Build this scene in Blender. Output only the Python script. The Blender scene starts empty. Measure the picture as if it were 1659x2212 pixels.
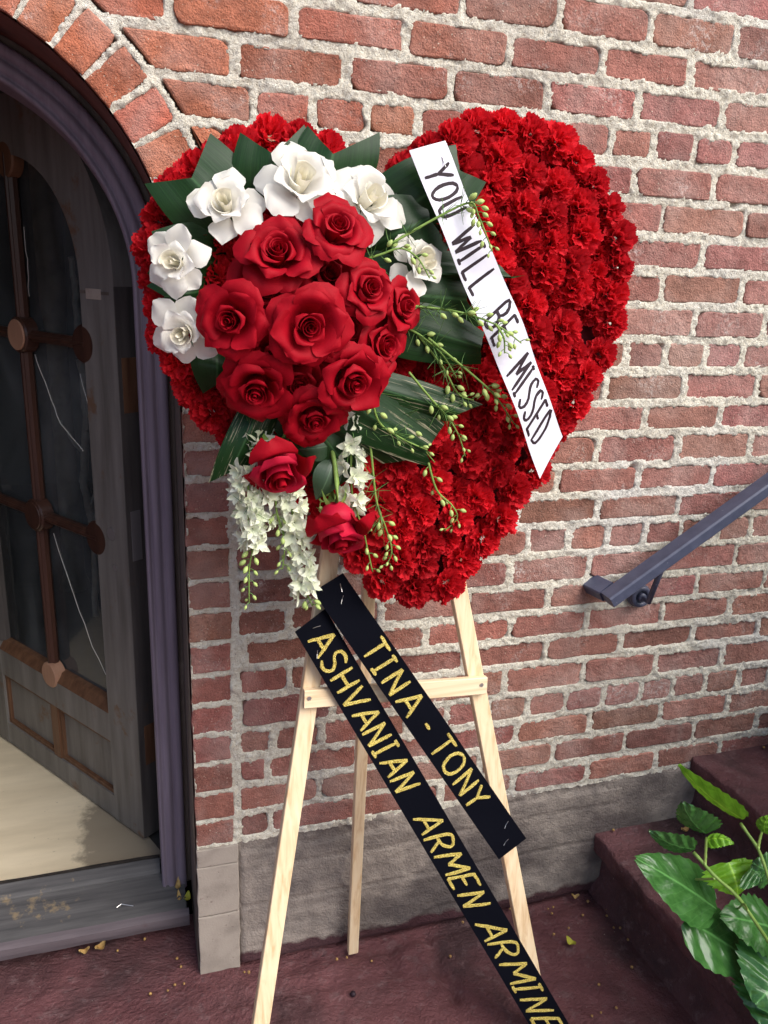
import bpy, math, random
import numpy as np
from mathutils import Vector, Matrix, noise

R = math.radians
SC = bpy.context.scene
COL = SC.collection

# ------------------------------------------------------------------ camera
CAM = np.array([-0.18357, -1.60649, 1.68209])
CR = np.array([0.95541567, -0.29253898, 0.04002302])
CU = np.array([0.04833973, 0.28869503, 0.95620001])
CF = np.array([0.29128022, 0.91163377, -0.28996501])
FL = 3151.85 / (3024 / 1659.0)          # focal length in pixels of a 1659 px wide picture
cam_data = bpy.data.cameras.new('camera')
cam_data.sensor_fit = 'HORIZONTAL'
cam_data.sensor_width = 36.0
cam_data.lens = 3151.85 / 3024 * 36.0
cam_data.clip_start = 0.02
cam_data.clip_end = 500
cam = bpy.data.objects.new('camera', cam_data)
COL.objects.link(cam)
cam.matrix_world = Matrix(((CR[0], CU[0], -CF[0], CAM[0]), (CR[1], CU[1], -CF[1], CAM[1]),
                           (CR[2], CU[2], -CF[2], CAM[2]), (0, 0, 0, 1)))
SC.camera = cam

# ------------------------------------------------------------------ light
SUN_DIR = Vector((0.62, -0.72, 0.95)).normalized()      # towards the sun
world = bpy.data.worlds.new('World')
SC.world = world
world.use_nodes = True
wn = world.node_tree
sky = wn.nodes.new('ShaderNodeTexSky')
sky.sky_type = 'NISHITA'
sky.sun_disc = False
sky.sun_elevation = math.asin(SUN_DIR.z)
sky.sun_rotation = math.atan2(SUN_DIR.x, SUN_DIR.y)
sky.air_density = 1.0
sky.dust_density = 3.0
bgn = wn.nodes['Background']
bgn.inputs['Strength'].default_value = 0.085
wn.links.new(sky.outputs['Color'], bgn.inputs['Color'])
sun_data = bpy.data.lights.new('sun', 'SUN')
sun_data.energy = 2.0
sun_data.angle = R(55)
sun_data.color = (1.0, 0.975, 0.94)
sun = bpy.data.objects.new('sun', sun_data)
COL.objects.link(sun)
sun.rotation_euler = SUN_DIR.to_track_quat('Z', 'Y').to_euler()
SC.view_settings.view_transform = 'Standard'
SC.view_settings.look = 'None'
SC.view_settings.gamma = 1.0
SC.view_settings.exposure = 1.05
SC.cycles.max_bounces = 5
SC.cycles.diffuse_bounces = 3
SC.cycles.glossy_bounces = 2
SC.cycles.transparent_max_bounces = 8

# ------------------------------------------------------------------ helpers
def ray(px, py):
    return CR * ((px - 829.5) / FL) - CU * ((py - 1106.0) / FL) + CF

def at(px, py, y):
    """point of the place seen at a picture position, at a given distance y from the wall"""
    d = ray(px, py)
    return CAM + d * ((y - CAM[1]) / d[1])

def on_z(px, py, z):
    d = ray(px, py)
    return CAM + d * ((z - CAM[2]) / d[2])

def on_lean(px, py, y0, k):
    """point on the leaning plane y = y0 + k z"""
    d = ray(px, py)
    t = (y0 + k * CAM[2] - CAM[1]) / (d[1] - k * d[2])
    return CAM + d * t

ORIGIN = {}

def tag(o, label=None, cat=None, group=None, kind=None):
    if label: o['label'] = label
    if cat: o['category'] = cat
    if group: o['group'] = group
    if kind: o['kind'] = kind
    return o

def empty(name, loc, label=None, cat=None, group=None, parent=None, kind=None):
    o = bpy.data.objects.new(name, None)
    o.empty_display_size = 0.05
    COL.objects.link(o)
    loc = np.array(loc, float)
    ORIGIN[o.name] = loc
    if parent is not None:
        o.parent = parent
        o.location = Vector(loc - ORIGIN[parent.name])
    else:
        o.location = Vector(loc)
    return tag(o, label, cat, group, kind)

def mk(name, verts, faces, mat, parent=None, smooth=False, label=None, cat=None, group=None, kind=None,
       color=None, origin=None):
    v = np.array(verts, float)
    if origin is None:
        origin = 0.5 * (v.min(0) + v.max(0))
        if parent is None: origin[2] = v[:, 2].min()
    origin = np.array(origin, float)
    me = bpy.data.meshes.new(name)
    if isinstance(faces, np.ndarray):
        n = len(faces); k = faces.shape[1]
        me.vertices.add(len(v)); me.vertices.foreach_set('co', (v - origin).ravel())
        me.loops.add(n * k); me.loops.foreach_set('vertex_index', faces.ravel().astype(np.int32))
        me.polygons.add(n); me.polygons.foreach_set('loop_start', np.arange(0, n * k, k, dtype=np.int32))
        me.update(calc_edges=True)
    else:
        me.from_pydata([tuple(p) for p in (v - origin)], [], faces)
        me.update()
    if smooth: me.polygons.foreach_set('use_smooth', [True] * len(me.polygons))
    me.materials.append(mat)
    o = bpy.data.objects.new(name, me)
    COL.objects.link(o)
    ORIGIN[o.name] = origin
    if parent is not None:
        o.parent = parent
        o.location = Vector(origin - ORIGIN[parent.name])
    else:
        o.location = Vector(origin)
    if color: o.color = (*color, 1)
    return tag(o, label, cat, group, kind)

def inst(name, mesh, loc, rot, parent, scale=1.0, color=None):
    o = bpy.data.objects.new(name, mesh)
    COL.objects.link(o)
    loc = np.array(loc, float)
    ORIGIN[o.name] = loc
    o.parent = parent
    o.location = Vector(loc - (ORIGIN[parent.name] if parent is not None else 0))
    o.rotation_euler = rot
    o.scale = (scale,) * 3
    if color: o.color = (*color, 1)
    return o

class MB:
    def __init__(s): s.v = []; s.f = []
    def add(s, v, f):
        b = len(s.v); s.v += [tuple(p) for p in v]; s.f += [tuple(i + b for i in q) for q in f]
    def hexa(s, p):
        """p: 8 corners, 0-3 one end loop, 4-7 the other"""
        s.add(p, [(3, 2, 1, 0), (4, 5, 6, 7), (0, 1, 5, 4), (1, 2, 6, 5), (2, 3, 7, 6), (3, 0, 4, 7)])
    def box(s, a, b):
        x0, y0, z0 = a; x1, y1, z1 = b
        s.hexa([(x0, y0, z0), (x1, y0, z0), (x1, y1, z0), (x0, y1, z0), (x0, y0, z1), (x1, y0, z1), (x1, y1, z1), (x0, y1, z1)])
    def bar(s, a, b, w, d, up=(0, -1, 0), bev=0.0):
        """rectangular bar from a to b: w wide across, d deep along up; chamfered corners"""
        a = np.array(a, float); b = np.array(b, float); t = (b - a) / np.linalg.norm(b - a)
        u = np.array(up, float); u = u - t * (u @ t); u /= np.linalg.norm(u); r = np.cross(t, u)
        if bev <= 0:
            prof = [(-w/2, -d/2), (w/2, -d/2), (w/2, d/2), (-w/2, d/2)]
        else:
            c = bev
            prof = [(-w/2+c, -d/2), (w/2-c, -d/2), (w/2, -d/2+c), (w/2, d/2-c), (w/2-c, d/2), (-w/2+c, d/2), (-w/2, d/2-c), (-w/2, -d/2+c)]
        n = len(prof)
        v = [a + r*p[0] + u*p[1] for p in prof] + [b + r*p[0] + u*p[1] for p in prof]
        f = [tuple(range(n - 1, -1, -1)), tuple(range(n, 2 * n))] + [(i, (i+1) % n, n + (i+1) % n, n + i) for i in range(n)]
        s.add(v, f)
    def tube(s, pts, rad, seg=6, cap=True):
        pts = [np.array(p, float) for p in pts]; n = len(pts)
        if not hasattr(rad, '__len__'): rad = [rad] * n
        v = []; ref = np.array([0.31, 0.2, 0.93])
        for i, p in enumerate(pts):
            t = pts[min(i+1, n-1)] - pts[max(i-1, 0)]; t /= (np.linalg.norm(t) + 1e-9)
            a = np.cross(t, ref); a /= (np.linalg.norm(a) + 1e-9); b = np.cross(t, a)
            for k in range(seg):
                an = 2 * math.pi * k / seg
                v.append(p + rad[i] * (math.cos(an) * a + math.sin(an) * b))
        f = []
        for i in range(n - 1):
            for k in range(seg):
                f.append((i*seg + k, i*seg + (k+1) % seg, (i+1)*seg + (k+1) % seg, (i+1)*seg + k))
        if cap: f += [tuple(range(seg - 1, -1, -1)), tuple(range((n-1)*seg, n*seg))]
        s.add(v, f)
    def disc(s, c, nrm, rad, th, seg=24, bev=0.0):
        """short round cylinder, front face at c + nrm*th"""
        c = np.array(c, float); n_ = np.array(nrm, float); n_ /= np.linalg.norm(n_)
        ref = np.array([0, 0, 1.0]) if abs(n_[2]) < .9 else np.array([1.0, 0, 0])
        a = np.cross(ref, n_); a /= np.linalg.norm(a); b = np.cross(n_, a)
        rings = [(rad, 0), (rad, th - bev), (rad - bev, th)] if bev else [(rad, 0), (rad, th)]
        v = []
        for r_, h in rings:
            for k in range(seg):
                an = 2 * math.pi * k / seg
                v.append(c + n_ * h + r_ * (math.cos(an) * a + math.sin(an) * b))
        f = [tuple(range(seg - 1, -1, -1)), tuple(range((len(rings)-1)*seg, len(rings)*seg))]
        for i in range(len(rings) - 1):
            for k in range(seg): f.append((i*seg+k, i*seg+(k+1) % seg, (i+1)*seg+(k+1) % seg, (i+1)*seg+k))
        s.add(v, f)
    def build(s, name, mat, parent=None, **kw):
        return mk(name, s.v, s.f, mat, parent, **kw)

def grid_faces(nu, nv):
    i, j = np.meshgrid(np.arange(nu - 1), np.arange(nv - 1), indexing='ij')
    a = (i * nv + j).ravel()
    return np.stack([a, a + nv, a + nv + 1, a + 1], 1)

def smooth_noise(x, z, scale, seed, octaves=3):
    """cheap tiled value noise on arrays, about -1..1"""
    rng = np.random.RandomState(seed)
    out = np.zeros_like(x); amp = 1.0; tot = 0
    for o in range(octaves):
        T = rng.rand(128, 128) * 2 - 1
        u = x / scale + 37.3; w = z / scale + 11.7
        i = np.floor(u).astype(int); j = np.floor(w).astype(int); fu = u - i; fw = w - j
        fu = fu * fu * (3 - 2 * fu); fw = fw * fw * (3 - 2 * fw)
        i %= 128; j %= 128; i1 = (i + 1) % 128; j1 = (j + 1) % 128
        out += amp * (T[i, j] * (1-fu) * (1-fw) + T[i1, j] * fu * (1-fw) + T[i, j1] * (1-fu) * fw + T[i1, j1] * fu * fw)
        tot += amp; amp *= .55; scale /= 2.1
    return out / tot

# ------------------------------------------------------------------ materials
class NT:
    def __init__(s, name, rough=0.7, spec=0.5):
        s.m = bpy.data.materials.new(name); s.m.use_nodes = True
        s.t = s.m.node_tree; s.n = s.t.nodes; s.b = s.n['Principled BSDF']
        s.b.inputs['Roughness'].default_value = rough
        s.b.inputs['Specular IOR Level'].default_value = spec
        s.geo = None
    def pos(s, scale=(1, 1, 1), space='world'):
        if space == 'world':
            g = s.n.new('ShaderNodeNewGeometry'); src = g.outputs['Position']
        else:
            g = s.n.new('ShaderNodeTexCoord'); src = g.outputs['Object']
        mp = s.n.new('ShaderNodeMapping'); mp.inputs['Scale'].default_value = scale
        s.t.links.new(src, mp.inputs['Vector']); return mp.outputs['Vector']
    def noise(s, scale, detail=4, vec=None, rough=0.55, dist=0.0):
        n = s.n.new('ShaderNodeTexNoise'); n.inputs['Scale'].default_value = scale
        n.inputs['Detail'].default_value = detail; n.inputs['Roughness'].default_value = rough
        n.inputs['Distortion'].default_value = dist
        s.t.links.new(vec if vec is not None else s.pos(), n.inputs['Vector'])
        return n.outputs['Fac']
    def ramp(s, fac, stops):
        r = s.n.new('ShaderNodeValToRGB'); e = r.color_ramp.elements
        while len(e) < len(stops): e.new(0.5)
        for i, (p, c) in enumerate(stops):
            e[i].position = p
            e[i].color = (c, c, c, 1) if not hasattr(c, '__len__') else (*c, 1)
        s.t.links.new(fac, r.inputs['Fac']); return r.outputs['Color']
    def mix(s, fac, a, b, mode='MIX'):
        m = s.n.new('ShaderNodeMix'); m.data_type = 'RGBA'; m.blend_type = mode
        for sock, val in ((m.inputs['Factor'], fac), (m.inputs['A'], a), (m.inputs['B'], b)):
            if isinstance(val, (int, float)): sock.default_value = val
            elif isinstance(val, tuple): sock.default_value = (*val, 1)
            else: s.t.links.new(val, sock)
        return m.outputs['Result']
    def math(s, op, a, b=0.0):
        m = s.n.new('ShaderNodeMath'); m.operation = op
        for sock, val in ((m.inputs[0], a), (m.inputs[1], b)):
            if isinstance(val, (int, float)): sock.default_value = val
            else: s.t.links.new(val, sock)
        return m.outputs[0]
    def objcolor(s):
        return s.n.new('ShaderNodeObjectInfo').outputs['Color']
    def color(s, c):
        if isinstance(c, tuple): s.b.inputs['Base Color'].default_value = (*c, 1)
        else: s.t.links.new(c, s.b.inputs['Base Color'])
        return s
    def rough(s, r):
        s.t.links.new(r, s.b.inputs['Roughness']); return s
    def bump(s, h, strength=0.4, dist=0.01):
        b = s.n.new('ShaderNodeBump'); b.inputs['Strength'].default_value = strength; b.inputs['Distance'].default_value = dist
        s.t.links.new(h, b.inputs['Height']); s.t.links.new(b.outputs['Normal'], s.b.inputs['Normal']); return s

M = {}
# fired clay: each brick carries its own clay colour, dimmed low down for light falloff; weathering goes over all
t = NT('brick_clay', 0.9, 0.25)
base = t.objcolor()
v1 = t.ramp(t.noise(22, 4), [(0.3, 0.70), (0.7, 1.22)])
c = t.mix(1.0, base, v1, 'MULTIPLY')
c = t.mix(t.ramp(t.noise(330, 2), [(0.52, 0.0), (0.68, 0.75)]), c, t.mix(1.0, base, (0.42, 0.40, 0.38), 'MULTIPLY'))
c = t.mix(t.ramp(t.noise(9, 3), [(0.5, 0.0), (0.8, 0.55)]), c, (0.16, 0.07, 0.06))
salt = t.math('MULTIPLY', t.ramp(t.noise(8.5, 4, dist=.4), [(0.56, 0.0), (0.74, 1.0)]), t.ramp(t.noise(95, 5, rough=.8), [(0.48, 0.0), (0.62, 0.85)]))
c = t.mix(t.ramp(t.noise(5.5, 4, dist=.5), [(0.45, 0.02), (0.76, 0.46)]), c, (0.62, 0.48, 0.43))     # lime haze
c = t.mix(salt, c, (0.70, 0.63, 0.59))
c = t.mix(t.ramp(t.noise(260, 1), [(0.71, 0.0), (0.75, 0.75)]), c, (0.7, 0.62, 0.5))
t.color(c)
t.bump(t.math('ADD', t.noise(300, 4, rough=.65), t.math('MULTIPLY', t.noise(55, 3), 1.8)), 1.0, 0.0042)
M['brick'] = t.m
t = NT('mortar', 0.95, 0.2)
c = t.ramp(t.noise(120, 6, rough=.75), [(0.26, (0.46, 0.39, 0.29)), (0.38, (0.80, 0.73, 0.59)), (0.60, (0.95, 0.91, 0.79))])
c = t.mix(t.ramp(t.noise(4.2, 3), [(0.45, 0.0), (0.7, 0.7)]), c, t.mix(1.0, c, (0.80, 0.79, 0.8), 'MULTIPLY'))
c = t.mix(t.ramp(t.noise(2.3, 2), [(0.52, 0.0), (0.68, 0.6)]), c, (0.82, 0.8, 0.78))
c = t.mix(t.ramp(t.noise(230, 2), [(0.66, 0.0), (0.72, 0.8)]), c, (0.17, 0.14, 0.11))
t.color(c); t.bump(t.noise(190, 4, rough=.75), 1.0, 0.009)
M['mortar'] = t.m
t = NT('concrete', 0.92, 0.2)
c = t.ramp(t.noise(14, 6, rough=.65), [(0.25, (0.17, 0.145, 0.13)), (0.55, (0.31, 0.265, 0.23)), (0.8, (0.44, 0.38, 0.32))])
c = t.mix(t.ramp(t.noise(3.1, 4), [(0.48, 0.0), (0.60, 0.8)]), c, (0.10, 0.082, 0.08))
c = t.mix(t.ramp(t.noise(150, 2), [(0.68, 0.0), (0.72, 0.8)]), c, (0.09, 0.08, 0.075))
g_ = t.n.new('ShaderNodeNewGeometry'); sx = t.n.new('ShaderNodeSeparateXYZ'); t.t.links.new(g_.outputs['Position'], sx.inputs[0])
zz_ = t.math('ADD', sx.outputs[2], t.math('MULTIPLY', t.noise(18, 4), -.06))
c = t.mix(t.ramp(zz_, [(0.0, 0.95), (0.012, 0.0)]), c, (0.07, 0.028, 0.034))      # slopped paint along the foot
t.color(c); t.bump(t.math('ADD', t.noise(170, 4), t.math('MULTIPLY', t.noise(30, 4), 2.0)), 0.9, 0.004)
M['concrete'] = t.m
t = NT('cast_stone', 0.9, 0.2)
c = t.ramp(t.noise(11, 5), [(0.3, (0.24, 0.205, 0.175)), (0.5, (0.36, 0.31, 0.265)), (0.8, (0.42, 0.365, 0.31))])
c = t.mix(t.ramp(t.noise(90, 3), [(0.66, 0.0), (0.72, 0.7)]), c, (0.2, 0.15, 0.13))
t.color(c); t.bump(t.noise(210, 4), 0.5, 0.0015)
M['cast_stone'] = t.m
def maroon(name, lo, hi):
    t = NT(name, 0.62, 0.35)
    c = t.ramp(t.noise(6, 6, rough=.65), [(0.3, lo), (0.6, hi), (0.85, tuple(x * 1.25 for x in hi))])
    c = t.mix(t.ramp(t.noise(2.6, 5, dist=.6), [(0.5, 0.0), (0.68, 0.8)]), c, (0.045, 0.026, 0.028))
    c = t.mix(t.ramp(t.noise(26, 6, rough=.75), [(0.54, 0.0), (0.70, 0.6)]), c, (0.23, 0.15, 0.15))
    c = t.mix(t.ramp(t.noise(140, 2), [(0.74, 0.0), (0.77, 0.8)]), c, (0.5, 0.42, 0.36))
    t.color(c)
    t.rough(t.ramp(t.noise(9, 4), [(0.3, 0.45), (0.7, 0.8)]))
    t.bump(t.math('ADD', t.noise(110, 5, rough=.7), t.math('MULTIPLY', t.noise(14, 4), 2.5)), 1.0, 0.009)
    return t.m
M['floor'] = maroon('floor_paint', (0.105, 0.036, 0.040), (0.175, 0.068, 0.072))
M['step'] = maroon('step_paint', (0.10, 0.038, 0.041), (0.19, 0.082, 0.086))
def wood_paint(name, c0, c1, wear, sc=(60, 60, 3), rough=.55, thr=(0.60, 0.72)):
    t = NT(name, rough, 0.4)
    g = t.noise(1.0, 5, t.pos(sc), .6)
    c = t.ramp(g, [(0.3, c0), (0.7, c1)])
    c = t.mix(t.ramp(t.noise(7, 5, rough=.7), [(thr[0], 0.0), (thr[1], 0.9)]), c, wear)
    t.color(c); t.bump(g, 0.35, 0.002)
    return t.m
M['purple'] = wood_paint('purple_paint', (0.15, 0.12, 0.158), (0.235, 0.195, 0.245), (0.3, 0.27, 0.31), thr=(.68, .8))
M['trim_brown'] = wood_paint('brown_trim_paint', (0.09, 0.07, 0.058), (0.16, 0.13, 0.11), (0.2, 0.16, 0.14))
M['soffit'] = wood_paint('soffit_paint', (0.12, 0.045, 0.034), (0.19, 0.075, 0.058), (0.05, 0.025, 0.025), (25, 25, 25))
M['door_paint'] = wood_paint('weathered_door_paint', (0.105, 0.096, 0.086), (0.19, 0.178, 0.165), (0.14, 0.078, 0.045), (30, 30, 3), thr=(.58, .66))
M['door_edge'] = wood_paint('door_edge_paint', (0.045, 0.040, 0.038), (0.085, 0.075, 0.07), (0.10, 0.055, 0.03), (40, 40, 3))
M['bare_wood'] = wood_paint('bare_dark_wood', (0.085, 0.038, 0.02), (0.17, 0.085, 0.045), (0.06, 0.04, 0.03), (50, 50, 4))
M['muntin_wood'] = wood_paint('varnished_muntin', (0.035, 0.016, 0.012), (0.075, 0.034, 0.023), (0.04, 0.026, 0.02), (40, 40, 4), .3)
M['rosette_wood'] = wood_paint('pale_rosette_wood', (0.30, 0.16, 0.10), (0.40, 0.22, 0.14), (0.2, 0.11, 0.07), (40, 40, 8))
M['sill'] = wood_paint('grey_weathered_sill', (0.05, 0.048, 0.05), (0.115, 0.11, 0.11), (0.24, 0.18, 0.11), (4, 60, 60), .75, (.60, .66))
M['sill_front'] = wood_paint('purple_grey_sill_edge', (0.075, 0.06, 0.068), (0.125, 0.10, 0.11), (0.09, 0.05, 0.05), (4, 60, 60), .7)
M['indoor_floor'] = wood_paint('pale_plywood_floor', (0.62, 0.52, 0.36), (0.78, 0.67, 0.48), (0.34, 0.27, 0.19), (3, 14, 14), .6, (.62, .7))
t = NT('pale_plywood_floor', .6, .35)
g = t.noise(1.0, 4, t.pos((3, 14, 14)), .6)
c = t.ramp(g, [(0.3, (0.62, 0.52, 0.36)), (0.7, (0.78, 0.67, 0.48))])
g_ = t.n.new('ShaderNodeNewGeometry'); sx = t.n.new('ShaderNodeSeparateXYZ'); t.t.links.new(g_.outputs['Position'], sx.inputs[0])
dirt = t.math('ADD', sx.outputs[0], t.math('MULTIPLY', t.noise(9, 5, rough=.7), .22))       # trodden grime on the hinge side
c = t.mix(t.ramp(t.math('ADD', dirt, .75), [(0.46, 0.0), (0.50, 0.85)]), c, (0.21, 0.175, 0.13))
c = t.mix(t.ramp(t.noise(70, 3), [(0.7, 0.0), (0.76, 0.5)]), c, (0.2, 0.15, 0.1))
t.color(c); M['indoor_floor'] = t.m
M['dirt'] = wood_paint('black_dirt', (0.012, 0.010, 0.009), (0.04, 0.03, 0.025), (0.08, 0.06, 0.05), (40, 40, 40), .9)
M['dimmed_boards'] = wood_paint('dimmed_room_boards', (0.03, 0.028, 0.026), (0.055, 0.05, 0.046), (0.04, 0.035, 0.03), (3, 40, 40), .6)  # darkness behind the panes put into the floor colour
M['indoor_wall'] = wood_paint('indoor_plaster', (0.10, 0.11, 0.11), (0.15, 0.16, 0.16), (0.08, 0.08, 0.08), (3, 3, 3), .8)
t = NT('pine', 0.55, 0.35)
g = t.noise(1.0, 4, t.pos((95, 95, 3.0)), .55, 0.6)
c = t.ramp(g, [(0.28, (0.68, 0.45, 0.24)), (0.5, (0.86, 0.66, 0.42)), (0.75, (0.92, 0.76, 0.53))])
t.color(c); t.bump(g, 0.15, 0.001)
M['pine'] = t.m
t = NT('pine_cross', 0.55, 0.35)
g = t.noise(1.0, 4, t.pos((3, 95, 95)), .55, 0.6)
t.color(t.ramp(g, [(0.28, (0.66, 0.46, 0.26)), (0.5, (0.82, 0.64, 0.42)), (0.75, (0.88, 0.73, 0.52))]))
M['pine_cross'] = t.m
t = NT('rail_paint', 0.42, 0.5)
c = t.ramp(t.noise(30, 5), [(0.3, (0.055, 0.062, 0.105)), (0.7, (0.085, 0.095, 0.15))])
t.color(t.mix(t.ramp(t.noise(110, 3), [(0.70, 0.0), (0.75, 0.8)]), c, (0.35, 0.35, 0.4))); t.bump(t.noise(70, 4), 0.25, 0.002)
M['rail'] = t.m
t = NT('steel', 0.35, 0.5); t.b.inputs['Metallic'].default_value = 1.0; t.color((0.62, 0.6, 0.58)); M['steel'] = t.m
t = NT('dull_plate', 0.5, 0.5); t.b.inputs['Metallic'].default_value = 0.6; t.color((0.27, 0.25, 0.25)); t.bump(t.noise(60, 4), .2, .001); M['plate'] = t.m

def petal(name, c0, c1, rough, sheen, trans, bump=0.25, vein=(14, 90), vary=False, spec=.3):
    t = NT(name, rough, spec)
    n1 = t.noise(vein[0], 3, t.pos((1, 1, 1), 'obj'))
    cc = t.mix(t.ramp(n1, [(0.3, 0.0), (0.7, 1.0)]), c0, c1)
    if vary: cc = t.mix(1.0, cc, t.ramp(t.n.new('ShaderNodeObjectInfo').outputs['Random'], [(0.0, .62), (1.0, 1.15)]), 'MULTIPLY')
    t.color(cc)
    t.b.inputs['Sheen Weight'].default_value = sheen
    t.b.inputs['Sheen Roughness'].default_value = 0.4
    t.b.inputs['Sheen Tint'].default_value = (*c1, 1)
    t.bump(t.noise(vein[1], 3, t.pos((1, 1, 1), 'obj')), bump, 0.002)
    if trans > 0:
        tr = t.n.new('ShaderNodeBsdfTranslucent'); tr.inputs['Color'].default_value = (*[min(1, x * 1.2) for x in c1], 1)
        mx = t.n.new('ShaderNodeMixShader'); mx.inputs[0].default_value = trans
        out = t.n['Material Output']
        t.t.links.new(t.b.outputs[0], mx.inputs[1]); t.t.links.new(tr.outputs[0], mx.inputs[2]); t.t.links.new(mx.outputs[0], out.inputs['Surface'])
    return t.m
M['carnation'] = petal('carnation_petal', (0.56, 0.008, 0.017), (0.78, 0.022, 0.036), 0.65, 0.05, 0.30, vary=True, spec=.15)
M['rose'] = petal('rose_petal', (0.27, 0.002, 0.008), (0.40, 0.0035, 0.0145), 0.6, 0.05, 0.12, spec=.12)
M['rose_pink'] = petal('rose_petal_outside', (0.42, 0.006, 0.026), (0.54, 0.010, 0.042), 0.55, 0.08, 0.12, spec=.18)
M['gardenia'] = petal('gardenia_petal', (0.93, 0.90, 0.80), (0.95, 0.93, 0.87), 0.55, 0.0, 0.40, 0.08, spec=.2)
M['gardenia_heart'] = petal('gardenia_inner_petal', (0.86, 0.79, 0.60), (0.90, 0.85, 0.72), 0.45, 0.1, 0.2, 0.15)
M['floret'] = petal('larkspur_floret', (0.76, 0.84, 0.52), (0.92, 0.93, 0.82), 0.5, 0.05, 0.35, 0.2, (1.2, 90))
M['bud'] = petal('green_bud', (0.42, 0.56, 0.14), (0.56, 0.68, 0.26), 0.45, 0.1, 0.15, 0.2)
M['stem'] = petal('green_stem', (0.16, 0.27, 0.05), (0.24, 0.36, 0.09), 0.5, 0.0, 0.0, 0.2)
M['dill'] = petal('feathery_green', (0.09, 0.19, 0.05), (0.15, 0.28, 0.08), 0.6, 0.0, 0.2, 0.0)
def leafmat(name, c0, c1, rough, streak=None, trans=0.0, spec=.5, broad=False):
    t = NT(name, rough, spec)
    uv = t.n.new('ShaderNodeAttribute'); uv.attribute_name = 'leafuv'
    mp = t.n.new('ShaderNodeMapping'); mp.inputs['Scale'].default_value = (4, 5, 1) if broad else (26, 1.2, 1)
    t.t.links.new(uv.outputs['Vector'], mp.inputs['Vector'])
    g = t.noise(1.0, 3, mp.outputs['Vector'], .6)
    c = t.ramp(g, [(0.3, c0), (0.7, c1)])
    sep = t.n.new('ShaderNodeSeparateXYZ'); t.t.links.new(uv.outputs['Vector'], sep.inputs[0])
    rib = t.ramp(t.math('ABSOLUTE', sep.outputs[0]), [(0.0, 0.75), (0.06, 0.0)])
    c = t.mix(rib, c, tuple(min(1, x * 2.2 + .02) for x in c1))
    if broad:
        vv = t.math('SUBTRACT', t.math('MULTIPLY', sep.outputs[1], 8.0), t.math('MULTIPLY', t.math('ABSOLUTE', sep.outputs[0]), 2.4))
        fr_v = t.math('ABSOLUTE', t.math('SUBTRACT', t.math('FRACT', vv), 0.5))
        vein = t.ramp(fr_v, [(0.0, 1.0), (0.07, 0.0)])
        c = t.mix(t.math('MULTIPLY', vein, .16), c, tuple(min(1, x * 1.9 + .02) for x in c1))
        c = t.mix(t.ramp(t.noise(40, 4), [(0.58, 0.0), (0.72, 0.35)]), c, tuple(x * .45 for x in c0))
    if streak:
        mp2 = t.n.new('ShaderNodeMapping'); mp2.inputs['Scale'].default_value = (9, 1.5, 1)
        t.t.links.new(uv.outputs['Vector'], mp2.inputs['Vector'])
        c = t.mix(t.ramp(t.noise(1.0, 5, mp2.outputs['Vector'], .7), [(0.57, 0.0), (0.62, 0.85)]), c, streak)
    t.color(c)
    if broad: t.bump(t.math('SUBTRACT', t.math('MULTIPLY', fr_v, 2.0), t.math('MULTIPLY', g, .3)), 0.22, 0.003)
    else: t.bump(g, 0.2, 0.0012)
    if trans > 0:
        tr = t.n.new('ShaderNodeBsdfTranslucent'); t.t.links.new(c, tr.inputs['Color'])
        mx = t.n.new('ShaderNodeMixShader'); mx.inputs[0].default_value = trans
        t.t.links.new(t.b.outputs[0], mx.inputs[1]); t.t.links.new(tr.outputs[0], mx.inputs[2]); t.t.links.new(mx.outputs[0], t.n['Material Output'].inputs['Surface'])
    return t.m
M['ti_leaf'] = leafmat('dark_strap_leaf', (0.005, 0.025, 0.005), (0.011, 0.045, 0.009), 0.40, None, 0.06, .28)
M['ti_streak'] = leafmat('streaked_strap_leaf', (0.005, 0.025, 0.005), (0.011, 0.045, 0.010), 0.40, (0.40, 0.36, 0.24), 0.05, .28)
M['rose_leaf'] = leafmat('rose_leaf_green', (0.018, 0.045, 0.020), (0.03, 0.065, 0.03), 0.42)
M['hib_dark'] = leafmat('glossy_plant_leaf', (0.035, 0.125, 0.025), (0.075, 0.21, 0.05), 0.2, None, 0.15, .6, True)
M['hib_lime'] = leafmat('young_lime_leaf', (0.16, 0.40, 0.02), (0.26, 0.55, 0.04), 0.35, None, 0.35, .5, True)
t = NT('white_satin', 0.38, 0.5); t.color((0.76, 0.75, 0.84)); t.b.inputs['Sheen Weight'].default_value = .2
t.bump(t.noise(18, 2), 0.12, 0.006); M['white_satin'] = t.m
t = NT('black_velvet', 0.8, 0.03); t.color((0.004, 0.0045, 0.008)); t.bump(t.noise(500, 2), .15, .0006); M['black_cloth'] = t.m
t = NT('ink', 0.6, 0.3); t.color((0.022, 0.010, 0.016)); M['ink'] = t.m
t = NT('gold_glitter', 0.38, 0.6)
n1 = t.noise(900, 1)
t.b.inputs['Metallic'].default_value = 0.25
t.color(t.ramp(n1, [(0.38, (0.16, 0.09, 0.006)), (0.48, (0.66, 0.45, 0.03)), (0.60, (1.0, 0.88, 0.30))]))
t.bump(n1, 1.0, 0.002); M['glitter'] = t.m
t = NT('foam', 0.9, 0.2); t.color((0.10, 0.012, 0.016)); M['foam'] = t.m
t = NT('berry', 0.55, 0.4); t.color(t.ramp(t.noise(300, 3), [(0.35, (0.20, 0.10, 0.04)), (0.65, (0.46, 0.28, 0.09))])); M['berry'] = t.m
t = NT('dry_leaf', 0.7, 0.3); t.color(t.ramp(t.noise(60, 4), [(0.3, (0.36, 0.20, 0.06)), (0.7, (0.66, 0.48, 0.2))])); M['dry_leaf'] = t.m
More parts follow.
